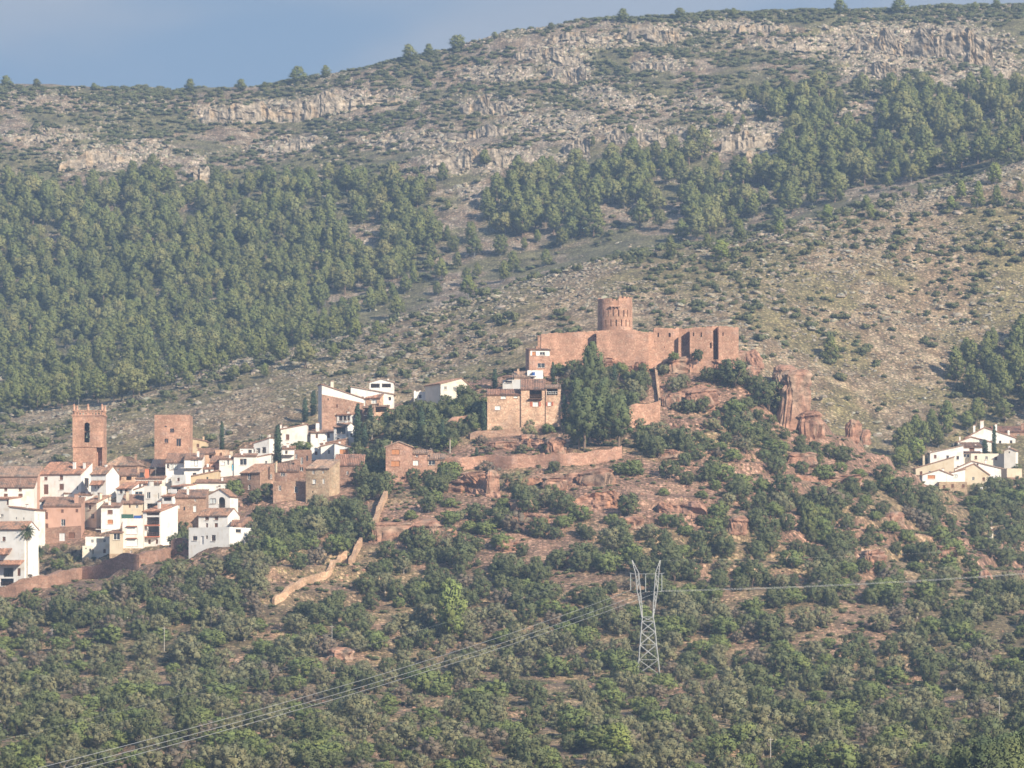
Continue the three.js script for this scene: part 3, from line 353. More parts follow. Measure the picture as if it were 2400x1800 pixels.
house({ a: 752, b: 813, base: 1056, eave: 1040, ridge: 1028, roof: 'l', dep: 5, wall: M.brick, label: 'bare brick annexe between the white houses', group: OLD, tile: M.tileA });
house({ a: 728, b: 782, base: 1046, eave: 1014, ridge: 1005, roof: 'f', dep: 7, label: 'white house with two tall brown windows on the upper slope', group: OLD, win: [[740, 1017, 745, 1027, 's'], [767, 1015, 773, 1026, 's']], tile: M.tileB, chim: [[743, 990, 8]] });
house({ a: 782, b: 812, side: 20, turn: 28, base: 1046, eave: 1000, ridge: 990, roof: 'x', label: 'white house with large dark bay window and bright side', group: OLD, win: [[788, 1000.5, 810, 1017, 'd'], [790, 1026, 796, 1031, 'd']], tile: M.tileB });
house({ a: 764, b: 790, base: 1016, eave: 986, roof: 'n', dep: 5, label: 'plain white block under the big brick-and-cream house', group: OLD });
house({ a: 789, b: 824, side: 14, turn: 22, base: 1004, eave: 972, ridge: 967, roof: 'f', label: 'white house with a row of veranda windows', group: OLD, win: [[794, 974, 803, 986, 'd'], [804, 974, 812, 986, 'd'], [813, 974, 820, 986, 'd']], tile: M.tileC });
house({ a: 804, b: 830, side: 10, turn: 22, base: 986, eave: 949, ridge: 944, roof: 'f', dep: 5, label: 'small white top house with open balcony beneath brick house', group: OLD, win: [[810, 950, 826, 957, 'o']], tile: M.tileB });
house({ a: 755, b: 852, side: -11, turn: -14, base: 992, eave: 933, ridge: 902, roof: 'r', dep: 11, wall: M.offwhite, lower: [925, M.brick, 944], label: 'large slant-roofed house, cream above and bare brick below', group: OLD, win: [[768, 934, 771, 939, 'd'], [787, 948, 792, 956, 's']], tile: M.tileA, chim: [[782, 893, 7, M.cream]] });
house({ a: 822, b: 922, base: 950, eave: 924, ridge: 906, roof: 'r', dep: 8, label: 'white slant-roofed house below the twin-window gable', group: OLD, tile: M.tileD, D: 1035 });
house({ a: 866, b: 922, base: 950, eave: 896, ridge: 888, roof: 'z', dep: 9, label: 'white gabled house with two wide openings at village top', group: OLD, win: [[869, 899, 890, 909, 'o'], [895, 899, 916, 908, 'o']], tile: M.tileD, chim: [[909, 886, 4]] });
house({ a: 857, b: 892, side: 12, turn: 22, base: 962, eave: 932, ridge: 923, roof: 'x', wall: M.orange, label: 'orange house with a white-framed window and tiled terrace', group: OLD, win: [[870, 936, 883, 946, 'c']], tile: M.tileC, frame: M.frame });
house({ a: 850, b: 876, base: 1002, eave: 955, ridge: 950, roof: 'f', dep: 5, wall: M.brick, label: 'narrow brick house with two shaded balconies by dark trees', group: OLD, win: [[855, 957, 873, 966, 'o'], [855, 979, 873, 988, 'o']], tile: M.tileD, extra: canopy(853, 974, 876, 0.8, M.white, 'balcony_slab') });
house({ a: 970, b: 999, base: 946, eave: 918, roof: 'n', dep: 6, label: 'white flat-roofed house at the edge of the dark trees', group: OLD, chim: [[972, 914, 4], [984, 914, 5]] });
house({ a: 1033, b: 1098, side: -38, turn: -25, base: 936, eave: 900, ridge: 886, roof: 'z', split: 0.75, wall: M.cream, label: 'pale pink gabled house behind the dark green trees', group: OLD, tile: M.tileA });
house({ a: 446, b: 484, base: 1066, eave: 1034, ridge: 1026, roof: 'r', dep: 7, wall: M.ochre, label: 'ochre-walled house against the square red tower', group: OLD, tile: M.tileA });

house({ a: 352, b: 389, base: 1110, eave: 1096, ridge: 1074, roof: 'f', dep: 9, wall: M.dark, label: 'dark tiled shed at the foot of the square tower', group: OLD, tile: M.glass });
house({ a: 253, b: 274, base: 1162, eave: 1113, roof: 'n', dep: 5, wall: M.brick, label: 'bare brown brick gable beside the white side-gabled house', group: OLD });
house({ a: 541, b: 588, base: 1252, eave: 1231, ridge: 1218, roof: 'f', dep: 6, label: 'low white annexe with red roof at the end of the terrace', group: OLD, win: [[545, 1233, 556, 1240, 'd']], tile: M.tileC, D: 925 });
house({ a: 150, b: 188, base: 1176, eave: 1156, ridge: 1150, roof: 'f', dep: 5, wall: M.offwhite, label: 'small white outhouse tucked below the big white house', group: OLD, win: [[160, 1158, 166, 1165, 'd']], tile: M.tileB });
house({ a: 228, b: 252, base: 1206, eave: 1180, ridge: 1172, roof: 'f', dep: 5, wall: M.orange, label: 'narrow orange house between cream and upright white houses', group: OLD, win: [[236, 1184, 241, 1192, 's']], tile: M.tileA });
house({ a: 340, b: 372, base: 1196, eave: 1176, ridge: 1168, roof: 'f', dep: 5, label: 'white porch house with brown roof above the tall balconies', group: OLD, win: [[346, 1178, 356, 1188, 'o']], tile: M.tileB });
house({ a: 404, b: 432, base: 1186, eave: 1162, ridge: 1152, roof: 'l', dep: 5, label: 'white lean-to house beside the brown stone house', group: OLD, win: [[410, 1168, 416, 1176, 'd']], tile: M.tileA, chim: [[424, 1150, 4]] });
house({ a: 436, b: 462, base: 1098, eave: 1074, ridge: 1064, roof: 'f', dep: 5, wall: M.offwhite, label: 'off-white attic house behind the framed terrace', group: OLD, win: [[444, 1078, 450, 1086, 'd']], tile: M.tileB });
house({ a: 468, b: 500, base: 1118, eave: 1098, ridge: 1090, roof: 'f', dep: 5, label: 'small white house with tile eave under the pink walls', group: OLD, win: [[474, 1101, 480, 1109, 'd'], [488, 1101, 493, 1109, 'd']], tile: M.tileC });
house({ a: 600, b: 640, base: 1070, eave: 1042, ridge: 1034, roof: 'r', dep: 5, label: 'small white gable beside the thick cypress', group: OLD, win: [[612, 1050, 618, 1058, 'd']], tile: M.tileB });
house({ a: 660, b: 690, base: 1080, eave: 1052, ridge: 1044, roof: 'f', dep: 5, label: 'white house with terrace wall under the hedge bush', group: OLD, win: [[668, 1056, 674, 1064, 'd']], tile: M.tileA, extra: canopy(660, 1066, 690, 1.4, M.white, 'terrace_slab') });
house({ a: 816, b: 834, base: 1044, eave: 1010, roof: 'n', dep: 4, label: 'slim white tower-like house beside the tall cypress', group: OLD, win: [[821, 1016, 826, 1024, 'd']] });
house({ a: 876, b: 912, base: 972, eave: 952, ridge: 947, roof: 'f', dep: 5, wall: M.orange, label: 'long porch roof in front of the orange house', group: OLD, win: [[880, 955, 906, 966, 'o']], tile: M.tileD });

// stone house at the head of the ruined wall, and the houses under the castle
house({ a: 904, b: 966, base: 1134, eave: 1047, ridge: 1035, roof: 'z', dep: 9, wall: M.red, label: 'red stone house with ochre shutters standing on the wall', group: OLD, win: [[918.5, 1053, 937, 1065, 'y'], [917, 1080, 937, 1093, 'y']], tile: M.tileD, chim: [[917, 1034, 3]] });
house({ a: 966, b: 1001, base: 1122, eave: 1063, ridge: 1053, roof: 'f', dep: 6, wall: M.red, label: 'stepped red stone wing with pale window beside stone house', group: OLD, win: [[968, 1079, 981, 1091, 'c'], [974, 1065 - 1 + 2, 981, 1071, 'd']], tile: M.tileD });
house({ a: 998, b: 1042, base: 1112, eave: 1076, ridge: 1062, roof: 'f', dep: 6, wall: M.brown, label: 'low red stone annexe with flat tile roof and dark window', group: OLD, win: [[1004, 1079, 1020, 1090, 'd'], [1028, 1092, 1034, 1104, 'd']], tile: M.tileD });
house({ a: 1142, b: 1222, base: 972, D: 1005.4, eave: 925, ridge: 909, roof: 'f', dep: 7, wall: M.orange, label: 'orange stone wing with bright red tile roof under the castle', group: OLD, win: [[1174, 927.5, 1186, 935, 'c'], [1204, 927.5, 1213, 933, 'c'], [1160, 951, 1173, 961, 'c']], tile: M.tileC, frame: M.frame });
house({ a: 1221, b: 1278, base: 978, D: 1005, eave: 912, ridge: 884, roof: 'f', dep: 9, wall: M.orange, label: 'tall orange stone house with wooden balcony and red shutters', group: OLD, win: [[1241, 914, 1270, 934, 'o'], [1249, 942, 1262, 953, 'c']], tile: M.tileA, rail: M.wood, extra: (g, k) => { part('balcony_floor', box(k.X(1272) - k.X(1239), 0.15, 1, k.X(1255.5), k.Y(935), 0.5), M.wood, g); for (const x of [1245, 1265]) part('shutter', box(0.55, 1.2, 0.06, k.X(x), k.Y(947.5), 0.05), M.redShutter, g); } });
house({ a: 1279, b: 1314, base: 976, D: 1004.7, eave: 909, ridge: 898, roof: 'f', dep: 8, wall: M.orange, label: 'orange stone end house with open roofed loggia', group: OLD, win: [[1281, 911, 1307, 926, 'o'], [1284, 942, 1292, 951, 'c']], tile: M.tileD, rail: M.frame, extra: (g, k) => { for (const x of [1281.5, 1295]) part('shutter', box(0.4, 1, 0.06, k.X(x), k.Y(946.5), 0.05), M.redShutter, g); } });
house({ a: 1178, b: 1226, side: 8, turn: 20, base: 926, eave: 890, roof: 'n', dep: 6, label: 'white roof-terrace house just above the orange stone wing', group: OLD, win: [[1184, 880 + 12, 1200, 897, 'd']], extra: canopy(1180, 884, 1200, 2, M.wood, 'pergola') });
house({ a: 1205, b: 1240, base: 912, eave: 884, ridge: 868, roof: 'f', dep: 6, wall: M.orange, label: 'small orange house with tile roof below the white terrace room', group: OLD, tile: M.tileD });
house({ a: 1236, b: 1273, base: 904, eave: 868, roof: 'n', dep: 6, label: 'white terrace room with a blue water barrel on its ledge', group: OLD, win: [[1244, 884, 1250, 893, 'd']], extra: (g, k) => { const c = new THREE.CylinderGeometry(0.45, 0.45, 0.95, 12).translate(k.X(1250), k.Y(877), 0.55); part('water_barrel', c, M.blue, g); part('ledge', box(1.6, 0.15, 1.2, k.X(1250), k.Y(881.5), 0.6), M.white, g); } });
house({ a: 1240, b: 1290, side: -8, turn: -12, base: 882, eave: 820, ridge: 815, roof: 'f', dep: 7, wall: M.red, label: 'narrow house with white top floor against the castle wall', group: OLD, win: [[1247, 824, 1256, 833, 'y'], [1265, 825, 1277, 832, 'd'], [1260, 851, 1277, 862, 'd']], tile: M.tileA, extra: (g, k) => part('white_top_floor', panel([[k.X(1243), k.Y(834)], [k.X(1288), k.Y(834)], [k.X(1288), k.Y(822)], [k.X(1243), k.Y(822)]], [[k.X(1247), k.Y(833), k.X(1256), k.Y(824)], [k.X(1265), k.Y(832), k.X(1277), k.Y(825)]], 0.05), M.white, g).position.set(0, 0, 0.055) });

// the houses on the far side, right of the castle rock
const E = (o) => house({ group: EAST, ...o });
E({ a: 2201, b: 2267, base: 1190, eave: 1129, roof: 'n', dep: 6, wall: M.tan, D: 1078, label: 'tall bare tan wall under the white house with the orange shutter' });
E({ a: 2162, b: 2232, base: 1134, eave: 1113, ridge: 1101, roof: 'z', split: 0.57, dep: 8, D: 1083, label: 'white gabled house with one wide orange shutter', win: [[2174, 1113.5, 2192, 1122, 'y']], tile: M.tileA });
E({ a: 2224, b: 2262, base: 1134, eave: 1109, ridge: 1100, roof: 'l', dep: 7, D: 1085, label: 'white terrace house stepping up beside the orange-shuttered gable', tile: M.tileA, win: [[2236, 1112, 2244, 1120, 'c']] });
E({ a: 2222, b: 2318, base: 1146, eave: 1112, ridge: 1087, roof: 'z', split: 0.64, dep: 10, D: 1094, wall: M.beige, label: 'beige blind gable rising between the white houses', tile: M.tileA });
E({ a: 2146, b: 2236, base: 1120, eave: 1097, ridge: 1071, roof: 'l', dep: 7, D: 1096, wall: M.beige, label: 'beige wall with one long slanting top near the green pines', tile: M.tileB });
E({ a: 2238, b: 2352, base: 1124, eave: 1099, ridge: 1081, roof: 'z', split: 0.35, dep: 9, D: 1104, label: 'white house with tiny square windows below the tan block', win: [[2243, 1094 - 2, 2249, 1099 - 1, 'd'], [2289, 1087, 2293, 1092, 'd']], tile: M.tileD, chim: [[2313, 1078, 4]] });
E({ a: 2359, b: 2396, side: -10, turn: -20, base: 1152, eave: 1098, roof: 'n', dep: 8, D: 1092, wall: M.beige, lower: [1119, M.brick], label: 'block with tan top and red brick lower half', win: [[2378, 1132, 2384, 1138, 'd']], extra: canopy(2360, 1147, 2390, 1.2, M.maroon) });
E({ a: 2290, b: 2340, base: 1152, eave: 1141, roof: 'n', dep: 5, D: 1086, label: 'low white garden house among the dark trees' });
E({ a: 2322, b: 2400, base: 1160, eave: 1150, ridge: 1144, roof: 'f', dep: 5, D: 1084, wall: M.brown, label: 'low shed with a brown roof beside red brick block', tile: M.tileB });
E({ a: 2276, b: 2372, base: 1104, eave: 1063, roof: 'n', dep: 8, D: 1116, wall: M.cream, label: 'broad tan flat-topped block behind white houses' });
E({ a: 2354, b: 2380, side: 8, turn: 22, base: 1098, eave: 1056, ridge: 1050, roof: 'z', dep: 6, D: 1112, wall: M.offwhite, label: 'small pale gabled house with a pinhole window', win: [[2364, 1058, 2367, 1062, 'd']], tile: M.tileD });
E({ a: 2180, b: 2258, base: 1092, eave: 1061, ridge: 1044, roof: 'l', dep: 7, D: 1112, label: 'bluish white house with a steeply slanting roofline', tile: M.tileD, chim: [[2184, 1056, 4]] });
E({ a: 2232, b: 2302, base: 1090, eave: 1062, ridge: 1056, roof: 'f', dep: 6, D: 1118, wall: M.cream, label: 'low house with chimney and wide shadowed roof', tile: M.tileB, chim: [[2252, 1055, 6, M.white]], win: [[2258, 1064, 2272, 1072, 'd']] });
E({ a: 2256, b: 2302, base: 1074, eave: 1048, ridge: 1035, roof: 'f', dep: 7, D: 1124, label: 'white house with a brown square door and dark roof', win: [[2272, 1049.5, 2284, 1057, 's']], tile: M.tileB, chim: [[2289, 1040, 4]] });
E({ a: 2245, b: 2324, base: 1064, eave: 1036, ridge: 1024, roof: 'z', split: 0.4, dep: 8, D: 1132, wall: M.offwhite, label: 'pale gabled house below the highest white one', tile: M.tileC, chim: [[2252, 1022, 4]] });
E({ a: 2264, b: 2380, base: 1050, eave: 1026, ridge: 1002, roof: 'z', split: 0.38, dep: 10, D: 1142, label: 'highest white gabled house with several chimneys', tile: M.tileC, chim: [[2286, 996, 5], [2304, 985, 8], [2337, 993, 5], [2367, 1007, 5]] });
E({ a: 2330, b: 2420, base: 1040, eave: 1012, ridge: 996, roof: 'f', dep: 9, D: 1148, wall: M.brick, label: 'brick house with a bright red roof behind the highest gable', tile: M.tileC });
E({ a: 2374, b: 2440, base: 1030, eave: 1005, ridge: 995, roof: 'x', dep: 8, D: 1158, label: 'white house partly behind the bright red roof', tile: M.tileD, chim: [[2391, 989, 6]] });
E({ a: 2318, b: 2328, base: 1282, eave: 1242, ridge: 1238, roof: 'f', dep: 3, wall: M.cream, sink: 3, label: 'small ruined cream hut alone on the wooded slope', tile: M.tileA, win: [[2320, 1250, 2324, 1262, 'w']] });

// ---------------------------------------------------------------- church tower, square tower
{ // bell tower of the church
  const a = 170, b = 242, base = 1100, D = 1003, ppm = FOC / D, mid = 206, W = (b - a) / ppm, pos = at(mid, base, D), g = thing('bell_tower', 'square red stone bell tower with arched opening and balustrade', 'church tower', pos);
  const X = (p) => (p - mid) / ppm, Y = (p) => (base - p) / ppm, dep = W;
  const face = (arch) => panel([[-W / 2, Y(1046)], [W / 2, Y(1046)], [W / 2, Y(974)], [-W / 2, Y(974)]], arch ? [[X(197), Y(1037), X(211), Y(990), 1]] : [], 0.9);
  part('belfry_wall', mergeGeometries([face(1), face(1).rotateY(Math.PI).translate(0, 0, -dep), panel([[-W / 2 + 0.9, Y(1046)], [W / 2 - 0.9, Y(1046)], [W / 2 - 0.9, Y(974)], [-W / 2 + 0.9, Y(974)]], [], 0.9).rotateY(Math.PI / 2).translate(W / 2 - 0.003, 0, -dep / 2), panel([[-W / 2 + 0.9, Y(1046)], [W / 2 - 0.9, Y(1046)], [W / 2 - 0.9, Y(974)], [-W / 2 + 0.9, Y(974)]], [], 0.9).rotateY(-Math.PI / 2).translate(-W / 2 + 0.003, 0, -dep / 2)].map((q) => q.index ? q.toNonIndexed() : q)), M.castle, g);
  part('lower_wall', flatUV(mergeGeometries([box(X(226) - X(171), Y(1047) + 8, dep - 0.1, (X(171) + X(226)) / 2, (Y(1047) - 8) / 2, -dep / 2), box(X(240) - X(226), Y(1047) + 8, dep - 1.7, (X(240) + X(226)) / 2, (Y(1047) - 8) / 2, -dep / 2 - 0.75), box(0.35, Y(1047) + 8, dep - 0.1, X(241), (Y(1047) - 8) / 2, -dep / 2)])), M.castle, g);
  part('string_course', flatUV(box(W + 0.3, 0.3, dep + 0.3, 0, Y(1047), -dep / 2)), M.castle, g);
  part('cornice', flatUV(mergeGeometries([box(W + 0.5, 0.3, dep + 0.5, 0, Y(973), -dep / 2), box(W + 0.2, 0.25, dep + 0.2, 0, Y(975.6), -dep / 2)])), M.castle, g);
  part('parapet_rail', flatUV(mergeGeometries([box(W, 0.25, 0.4, 0, Y(962), -0.2), box(W, 0.25, 0.4, 0, Y(962), -dep + 0.2), box(0.4, 0.25, dep - 0.8, -W / 2 + 0.2, Y(962), -dep / 2), box(0.4, 0.25, dep - 0.8, W / 2 - 0.2, Y(962), -dep / 2)])), M.castle, g);
  for (const side of [0, 1, 2, 3]) for (let i = 0; i < 9; i++) { const u = -W / 2 + 0.7 + (W - 1.4) * i / 8, q = part('baluster', flatUV(box(i === 4 ? 0.7 : 0.34, Y(963) - Y(971.5), 0.34, 0, (Y(963) + Y(971.5)) / 2, 0)), M.castle, g); side === 0 ? q.position.set(u, 0, -0.2) : side === 1 ? q.position.set(u, 0, -dep + 0.2) : q.position.set(side === 2 ? -W / 2 + 0.2 : W / 2 - 0.2, 0, -dep / 2 + u); }
  for (const [x, z] of [[-W / 2 + 0.35, -0.35], [0, -0.25], [W / 2 - 0.35, -0.35], [-W / 2 + 0.35, -dep + 0.35], [W / 2 - 0.35, -dep + 0.35]]) part('finial', new THREE.LatheGeometry([[0.34, 0], [0.34, 0.9], [0.22, 1.0], [0.26, 1.2], [0.3, 1.4], [0.18, 1.65], [0, 1.75]].map(([r, y]) => new THREE.Vector2(r, y)), 8), M.castle, g, V(x, Y(962), z));
  part('bell', new THREE.LatheGeometry([[0, 1.5], [0.2, 1.45], [0.38, 1.2], [0.45, 0.6], [0.6, 0.15], [0.75, 0]].map(([r, y]) => new THREE.Vector2(r, y)), 14), M.bell, g, V(X(204), Y(1026), -1.6));
  part('bell_yoke', box(2.2, 0.35, 0.35), M.wood, g, V(X(204), Y(1011), -1.6));
  part('lightning_rod', new THREE.CylinderGeometry(0.03, 0.04, 3.4, 6), M.pole, g, V(X(183), Y(945), -1.5));
  part('belfry_floor', box(W - 1.8, 0.3, dep - 1.8, 0, Y(1046), -dep / 2), M.dark, g); part('tower_roof', box(W - 1.8, 0.3, dep - 1.8, 0, Y(976), -dep / 2), M.dark, g);
  add(g);
}
house({ name: 'stone_tower', cat: 'tower', a: 362, b: 445, base: 1080, eave: 972, roof: 'n', dep: 9, wall: M.castle, label: 'square windowed red stone tower without a roof', win: [[385, 1028, 394, 1038, 'd'], [398, 1004, 408, 1014, 'd'], [413, 1028, 424, 1046, 'd'], [386, 998, 391, 1001, 'd'], [431, 1004, 433, 1007, 'd']], D: 1030, frame: M.castle });

// ---------------------------------------------------------------- the castle
{
  const D = 1046, ppm = FOC / D, pos = at(1490, 850, D), g = thing('castle', 'ruined red stone castle with round keep on the hilltop', 'castle', pos);
  const rel = (geo) => geo.translate(-pos.x, -pos.y, -pos.z);
  // a stretch of wall seen at columns a..b; tops is its crest, holes its openings
  const wall = (a, b, bot, tops, Dd, turn, dep, holes = [], T = 1.3, nm = 'curtain_wall', mat = M.castle) => {
    const k = FOC / Dd, th = turn * Math.PI / 180, mid = (a + b) / 2, X = (p) => (p - mid) / k / Math.cos(th), Y = (p) => (bot - p) / k, w = X(b) - X(a);
    const crest = []; const fine = []; for (let i = 0; i < tops.length - 1; i++) { const [x0, y0] = tops[i], [x1, y1] = tops[i + 1], n = Math.max(1, Math.round((x1 - x0) / 5)); for (let q = 0; q < n; q++) fine.push([lerp(x0, x1, q / n), lerp(y0, y1, q / n) + (q ? (rb() - 0.5) * 2.2 + (rb() < 0.12 ? 2.5 : 0) : 0)]); } fine.push(tops.at(-1));
    for (const [x, y] of fine.reverse()) crest.push([X(x), Y(y)]);
    const outline = [[X(a), -6], [X(b), -6], ...crest];
    const gs = [panel(outline, holes.map(([x0, y0, x1, y1]) => [X(x0), Y(y1), X(x1), Y(y0)]), T)]; if (dep > T) gs.push(panel(outline, [], dep - T).translate(0, 0, -T));
    const m = mergeGeometries(gs.map((q) => q.index ? q.toNonIndexed() : q)).rotateY(-th), p = at(mid, bot, Dd); return part(nm, rel(m.translate(p.x, p.y, p.z)), mat, g);
  };
  wall(1268, 1400, 856, [[1268, 784], [1300, 780], [1340, 779], [1400, 774]], 1043, -4, 2.2, [[1394, 786, 1396, 790], [1368, 784, 1370, 787]]);
  wall(1398, 1520, 858, [[1398, 775], [1440, 773.5], [1478, 773], [1500, 776], [1520, 779]], 1040, 4, 2.2);
  { const m = wall(1262, 1270, 850, [[1262, 785], [1270, 785]], 1052, 0, 8, [], 1.3, 'end_wall'); m.position.x -= 0.2; }
  wall(1520, 1592, 852, [[1520, 779], [1532, 779], [1533, 769], [1560, 768.5], [1592, 768]], 1041, -5, 2, [[1541, 780, 1544.5, 790], [1567, 780, 1572, 790], [1534, 800, 1535.5, 803], [1556, 812, 1558, 815]]);
  wall(1590, 1617, 852, [[1590, 790], [1598, 791], [1599, 800], [1601, 811], [1608, 810], [1617, 800]], 1040, -5, 2);
  wall(1592, 1618, 845, [[1592, 769], [1618, 768]], 1044, 0, 1.2, [], 1.2, 'inner_wall');
  wall(1617, 1672, 850, [[1617, 768], [1640, 766], [1671, 767]], 1037, 4, 6, [[1624, 779, 1627, 788], [1642, 779, 1645, 790], [1664, 803, 1668, 816]], 1.3, 'square_tower');
  wall(1684, 1731, 852, [[1684, 765], [1700, 764], [1731, 767]], 1036.2, -4, 8, [[1693, 779, 1696, 787]], 1.3, 'corner_tower');
  wall(1668, 1686, 850, [[1668, 765], [1686, 764.5]], 1039.5, -50, 2, [[1672, 808, 1677, 817]], 1.3, 'link_wall');
  // round keep, hollow, with real slots
  const Dk = 1055, kk = FOC / Dk, R = 40.5 / kk, Ht = (790 - 702) / kk, ev = new Evaluator(); ev.attributes = ['position', 'normal', 'uv'];
  const cyl = (r0, r1, h, n) => new THREE.CylinderGeometry(r0, r1, h, n).translate(0, h / 2, 0);
  const outer = cyl(R, R * 1.03, Ht + 6, 48).translate(0, -6, 0); { const uv = outer.attributes.uv; for (let i = 0; i < uv.count; i++) uv.setXY(i, uv.getX(i) * 2 * Math.PI * R, uv.getY(i) * (Ht + 6)); }
  let keep = new Brush(outer); keep = ev.evaluate(keep, new Brush(cyl(R - 1.3, R - 1.3, Ht + 8, 40).translate(0, 1, 0)), SUBTRACTION);
  const slot = (px, y0, y1, w) => { const x = (px - 1441.5) / kk, ang = Math.asin(clamp(x / R, -0.98, 0.98)), h = (y1 - y0) / kk, b2 = new Brush(box(w, h, 3.2).translate(0, (790 - (y0 + y1) / 2) / kk, R - 0.4).rotateY(ang)); b2.updateMatrixWorld(); keep = ev.evaluate(keep, b2, SUBTRACTION); };
  for (const p of [1404.5, 1413.5, 1424, 1436, 1449, 1461, 1470, 1477]) slot(p, 729, 745, 0.32);
  for (const p of [1410, 1418.5, 1430.5, 1443, 1455.5, 1466, 1474.5]) slot(p, 752, 768, 0.32);
  slot(1443, 702, 720, 1.3); slot(1436, 696, 712, 0.7); slot(1428, 699.5, 702.5, 0.9); slot(1412, 699, 702.5, 1.2);
  const at0 = at(1441.5, 790, Dk).sub(pos), kp = part('round_keep', keep.geometry, M.castle, g, at0);
  for (let i = 0; i < 22; i++) { const t = i / 22 * Math.PI * 2; if (Math.sin(t) < 0.05 && Math.cos(t) > 0.1) continue; part('merlon', flatUV(box(0.75, 0.55, 0.6, 0, Ht + 0.2, R - 0.35).rotateY(t)), M.castle, kp); }
  part('keep_ledge', flatUV(mergeGeometries([box(2.6, 0.3, 0.9, 0, 0, R + 0.2), box(0.25, 0.5, 0.6, -0.9, -0.35, R + 0.1), box(0.25, 0.5, 0.6, 0, -0.35, R + 0.1), box(0.25, 0.5, 0.6, 0.9, -0.35, R + 0.1)])), M.castle, kp, V(-0.1, (790 - 721.5) / kk, 0));
  part('keep_floor', new THREE.CylinderGeometry(R - 1.32, R - 1.32, 0.4, 32), M.dark, kp, V(0, (790 - 724) / kk, 0)); part('keep_floor', new THREE.CylinderGeometry(R - 1.32, R - 1.32, 0.4, 32), M.dark, kp, V(0, (790 - 748) / kk, 0));
  add(g);
}
// ---------------------------------------------------------------- free-standing walls that follow the ground
function wallPath(name, label, pts, h, thick, mat, cat = 'wall', over = 830, lumps = 0.14) { // pts: [column, row of its foot]
  const P = pts.map(([px, py]) => ground(px, py, over)).filter(Boolean), c = new THREE.CatmullRomCurve3(P, false, 'catmullrom', 0.2), n = Math.max(4, Math.round(c.getLength() / 0.9)), o = P[Math.floor(P.length / 2)].clone();
  const pos = [], idx = [];
  for (let i = 0; i <= n; i++) {
    const p = c.getPoint(i / n), t = c.getTangent(i / n); t.y = 0; t.normalize(); const s = V(-t.z, 0, t.x).multiplyScalar(thick / 2), y0 = H(p.x, -p.z), top = y0 + h + (noise(i * 0.45, 3, 7) - 0.5) * lumps * 4;
    for (const [k, y] of [[1, y0 - 2.5], [1, top], [-1, top + (noise(i, 9, 3) - 0.5) * 0.2], [-1, y0 - 2.5]]) { const j = (noise(i * 0.9, y, 5) - 0.5) * 0.15; pos.push(p.x + s.x * k + t.x * j - o.x, y - o.y, p.z + s.z * k + s.z * j - o.z); }
    if (i < n) for (let k = 0; k < 4; k++) { const a = i * 4 + k, b = i * 4 + (k + 1) % 4; idx.push(a, b, a + 4, b, b + 4, a + 4); }
  }
  idx.push(0, 2, 1, 0, 3, 2); const e = n * 4; idx.push(e, e + 1, e + 2, e, e + 2, e + 3);
  const g = new THREE.BufferGeometry(); g.setAttribute('position', new THREE.Float32BufferAttribute(pos, 3)); g.setIndex(idx);
  const m = new THREE.Mesh(flatUV(g), mat); m.name = numbered(name); m.position.copy(o); tag(m, label, cat, null, 'thing'); return add(m);
}
wallPath('town_wall', 'long red rubble town wall climbing below the lowest white houses', [[-40, 1408], [40, 1392], [110, 1378], [190, 1356], [260, 1338], [330, 1326], [400, 1308], [455, 1290], [510, 1274], [560, 1256], [585, 1240]], 2.8, 1.4, M.rampart);
wallPath('ruined_wall', 'pale ruined wall snaking down through bushes below the town', [[640, 1418], [668, 1400], [690, 1384], [715, 1370], [745, 1362], [775, 1340], [795, 1318], [812, 1308]], 1.5, 0.75, M.ruin);
wallPath('ruined_wall', 'short leaning fragment of pale ruined wall under the sandstone rock', [[820, 1326], [832, 1304], [840, 1290], [846, 1280]], 1.8, 0.7, M.ruin);
wallPath('ruined_wall', 'upper strip of pale ruined wall below the red stone house', [[872, 1244], [884, 1220], [892, 1196], [905, 1168]], 1.7, 0.9, M.ruin);
wallPath('terrace_wall', 'red stone retaining wall along the ledge under the gardens', [[1034, 1104], [1080, 1100], [1140, 1096], [1200, 1096], [1260, 1094], [1320, 1092], [1380, 1086], [1430, 1078], [1455, 1072]], 2.9, 1.2, M.red);
wallPath('garden_wall', 'thin crumbling wall dropping from the castle down the slope', [[1536, 868], [1539, 890], [1541, 910], [1545, 940], [1546, 955]], 1.4, 0.6, M.ruin);
wallPath('garden_wall', 'red stone bastion wall beside the tall pines', [[1474, 1000], [1500, 996], [1525, 992], [1546, 988]], 5.2, 1.2, M.castle, 'wall', 830, 0.1);
wallPath('garden_wall', 'broken red garden wall left among trees under the orange house', [[1050, 1012], [1070, 1004], [1090, 1000], [1102, 996]], 2.8, 0.8, M.red);
wallPath('terrace_wall', 'low dry stone terrace wall beneath orange stone house', [[1100, 1030], [1150, 1024], [1210, 1020], [1260, 1012], [1290, 1010]], 1.6, 0.9, M.brown);

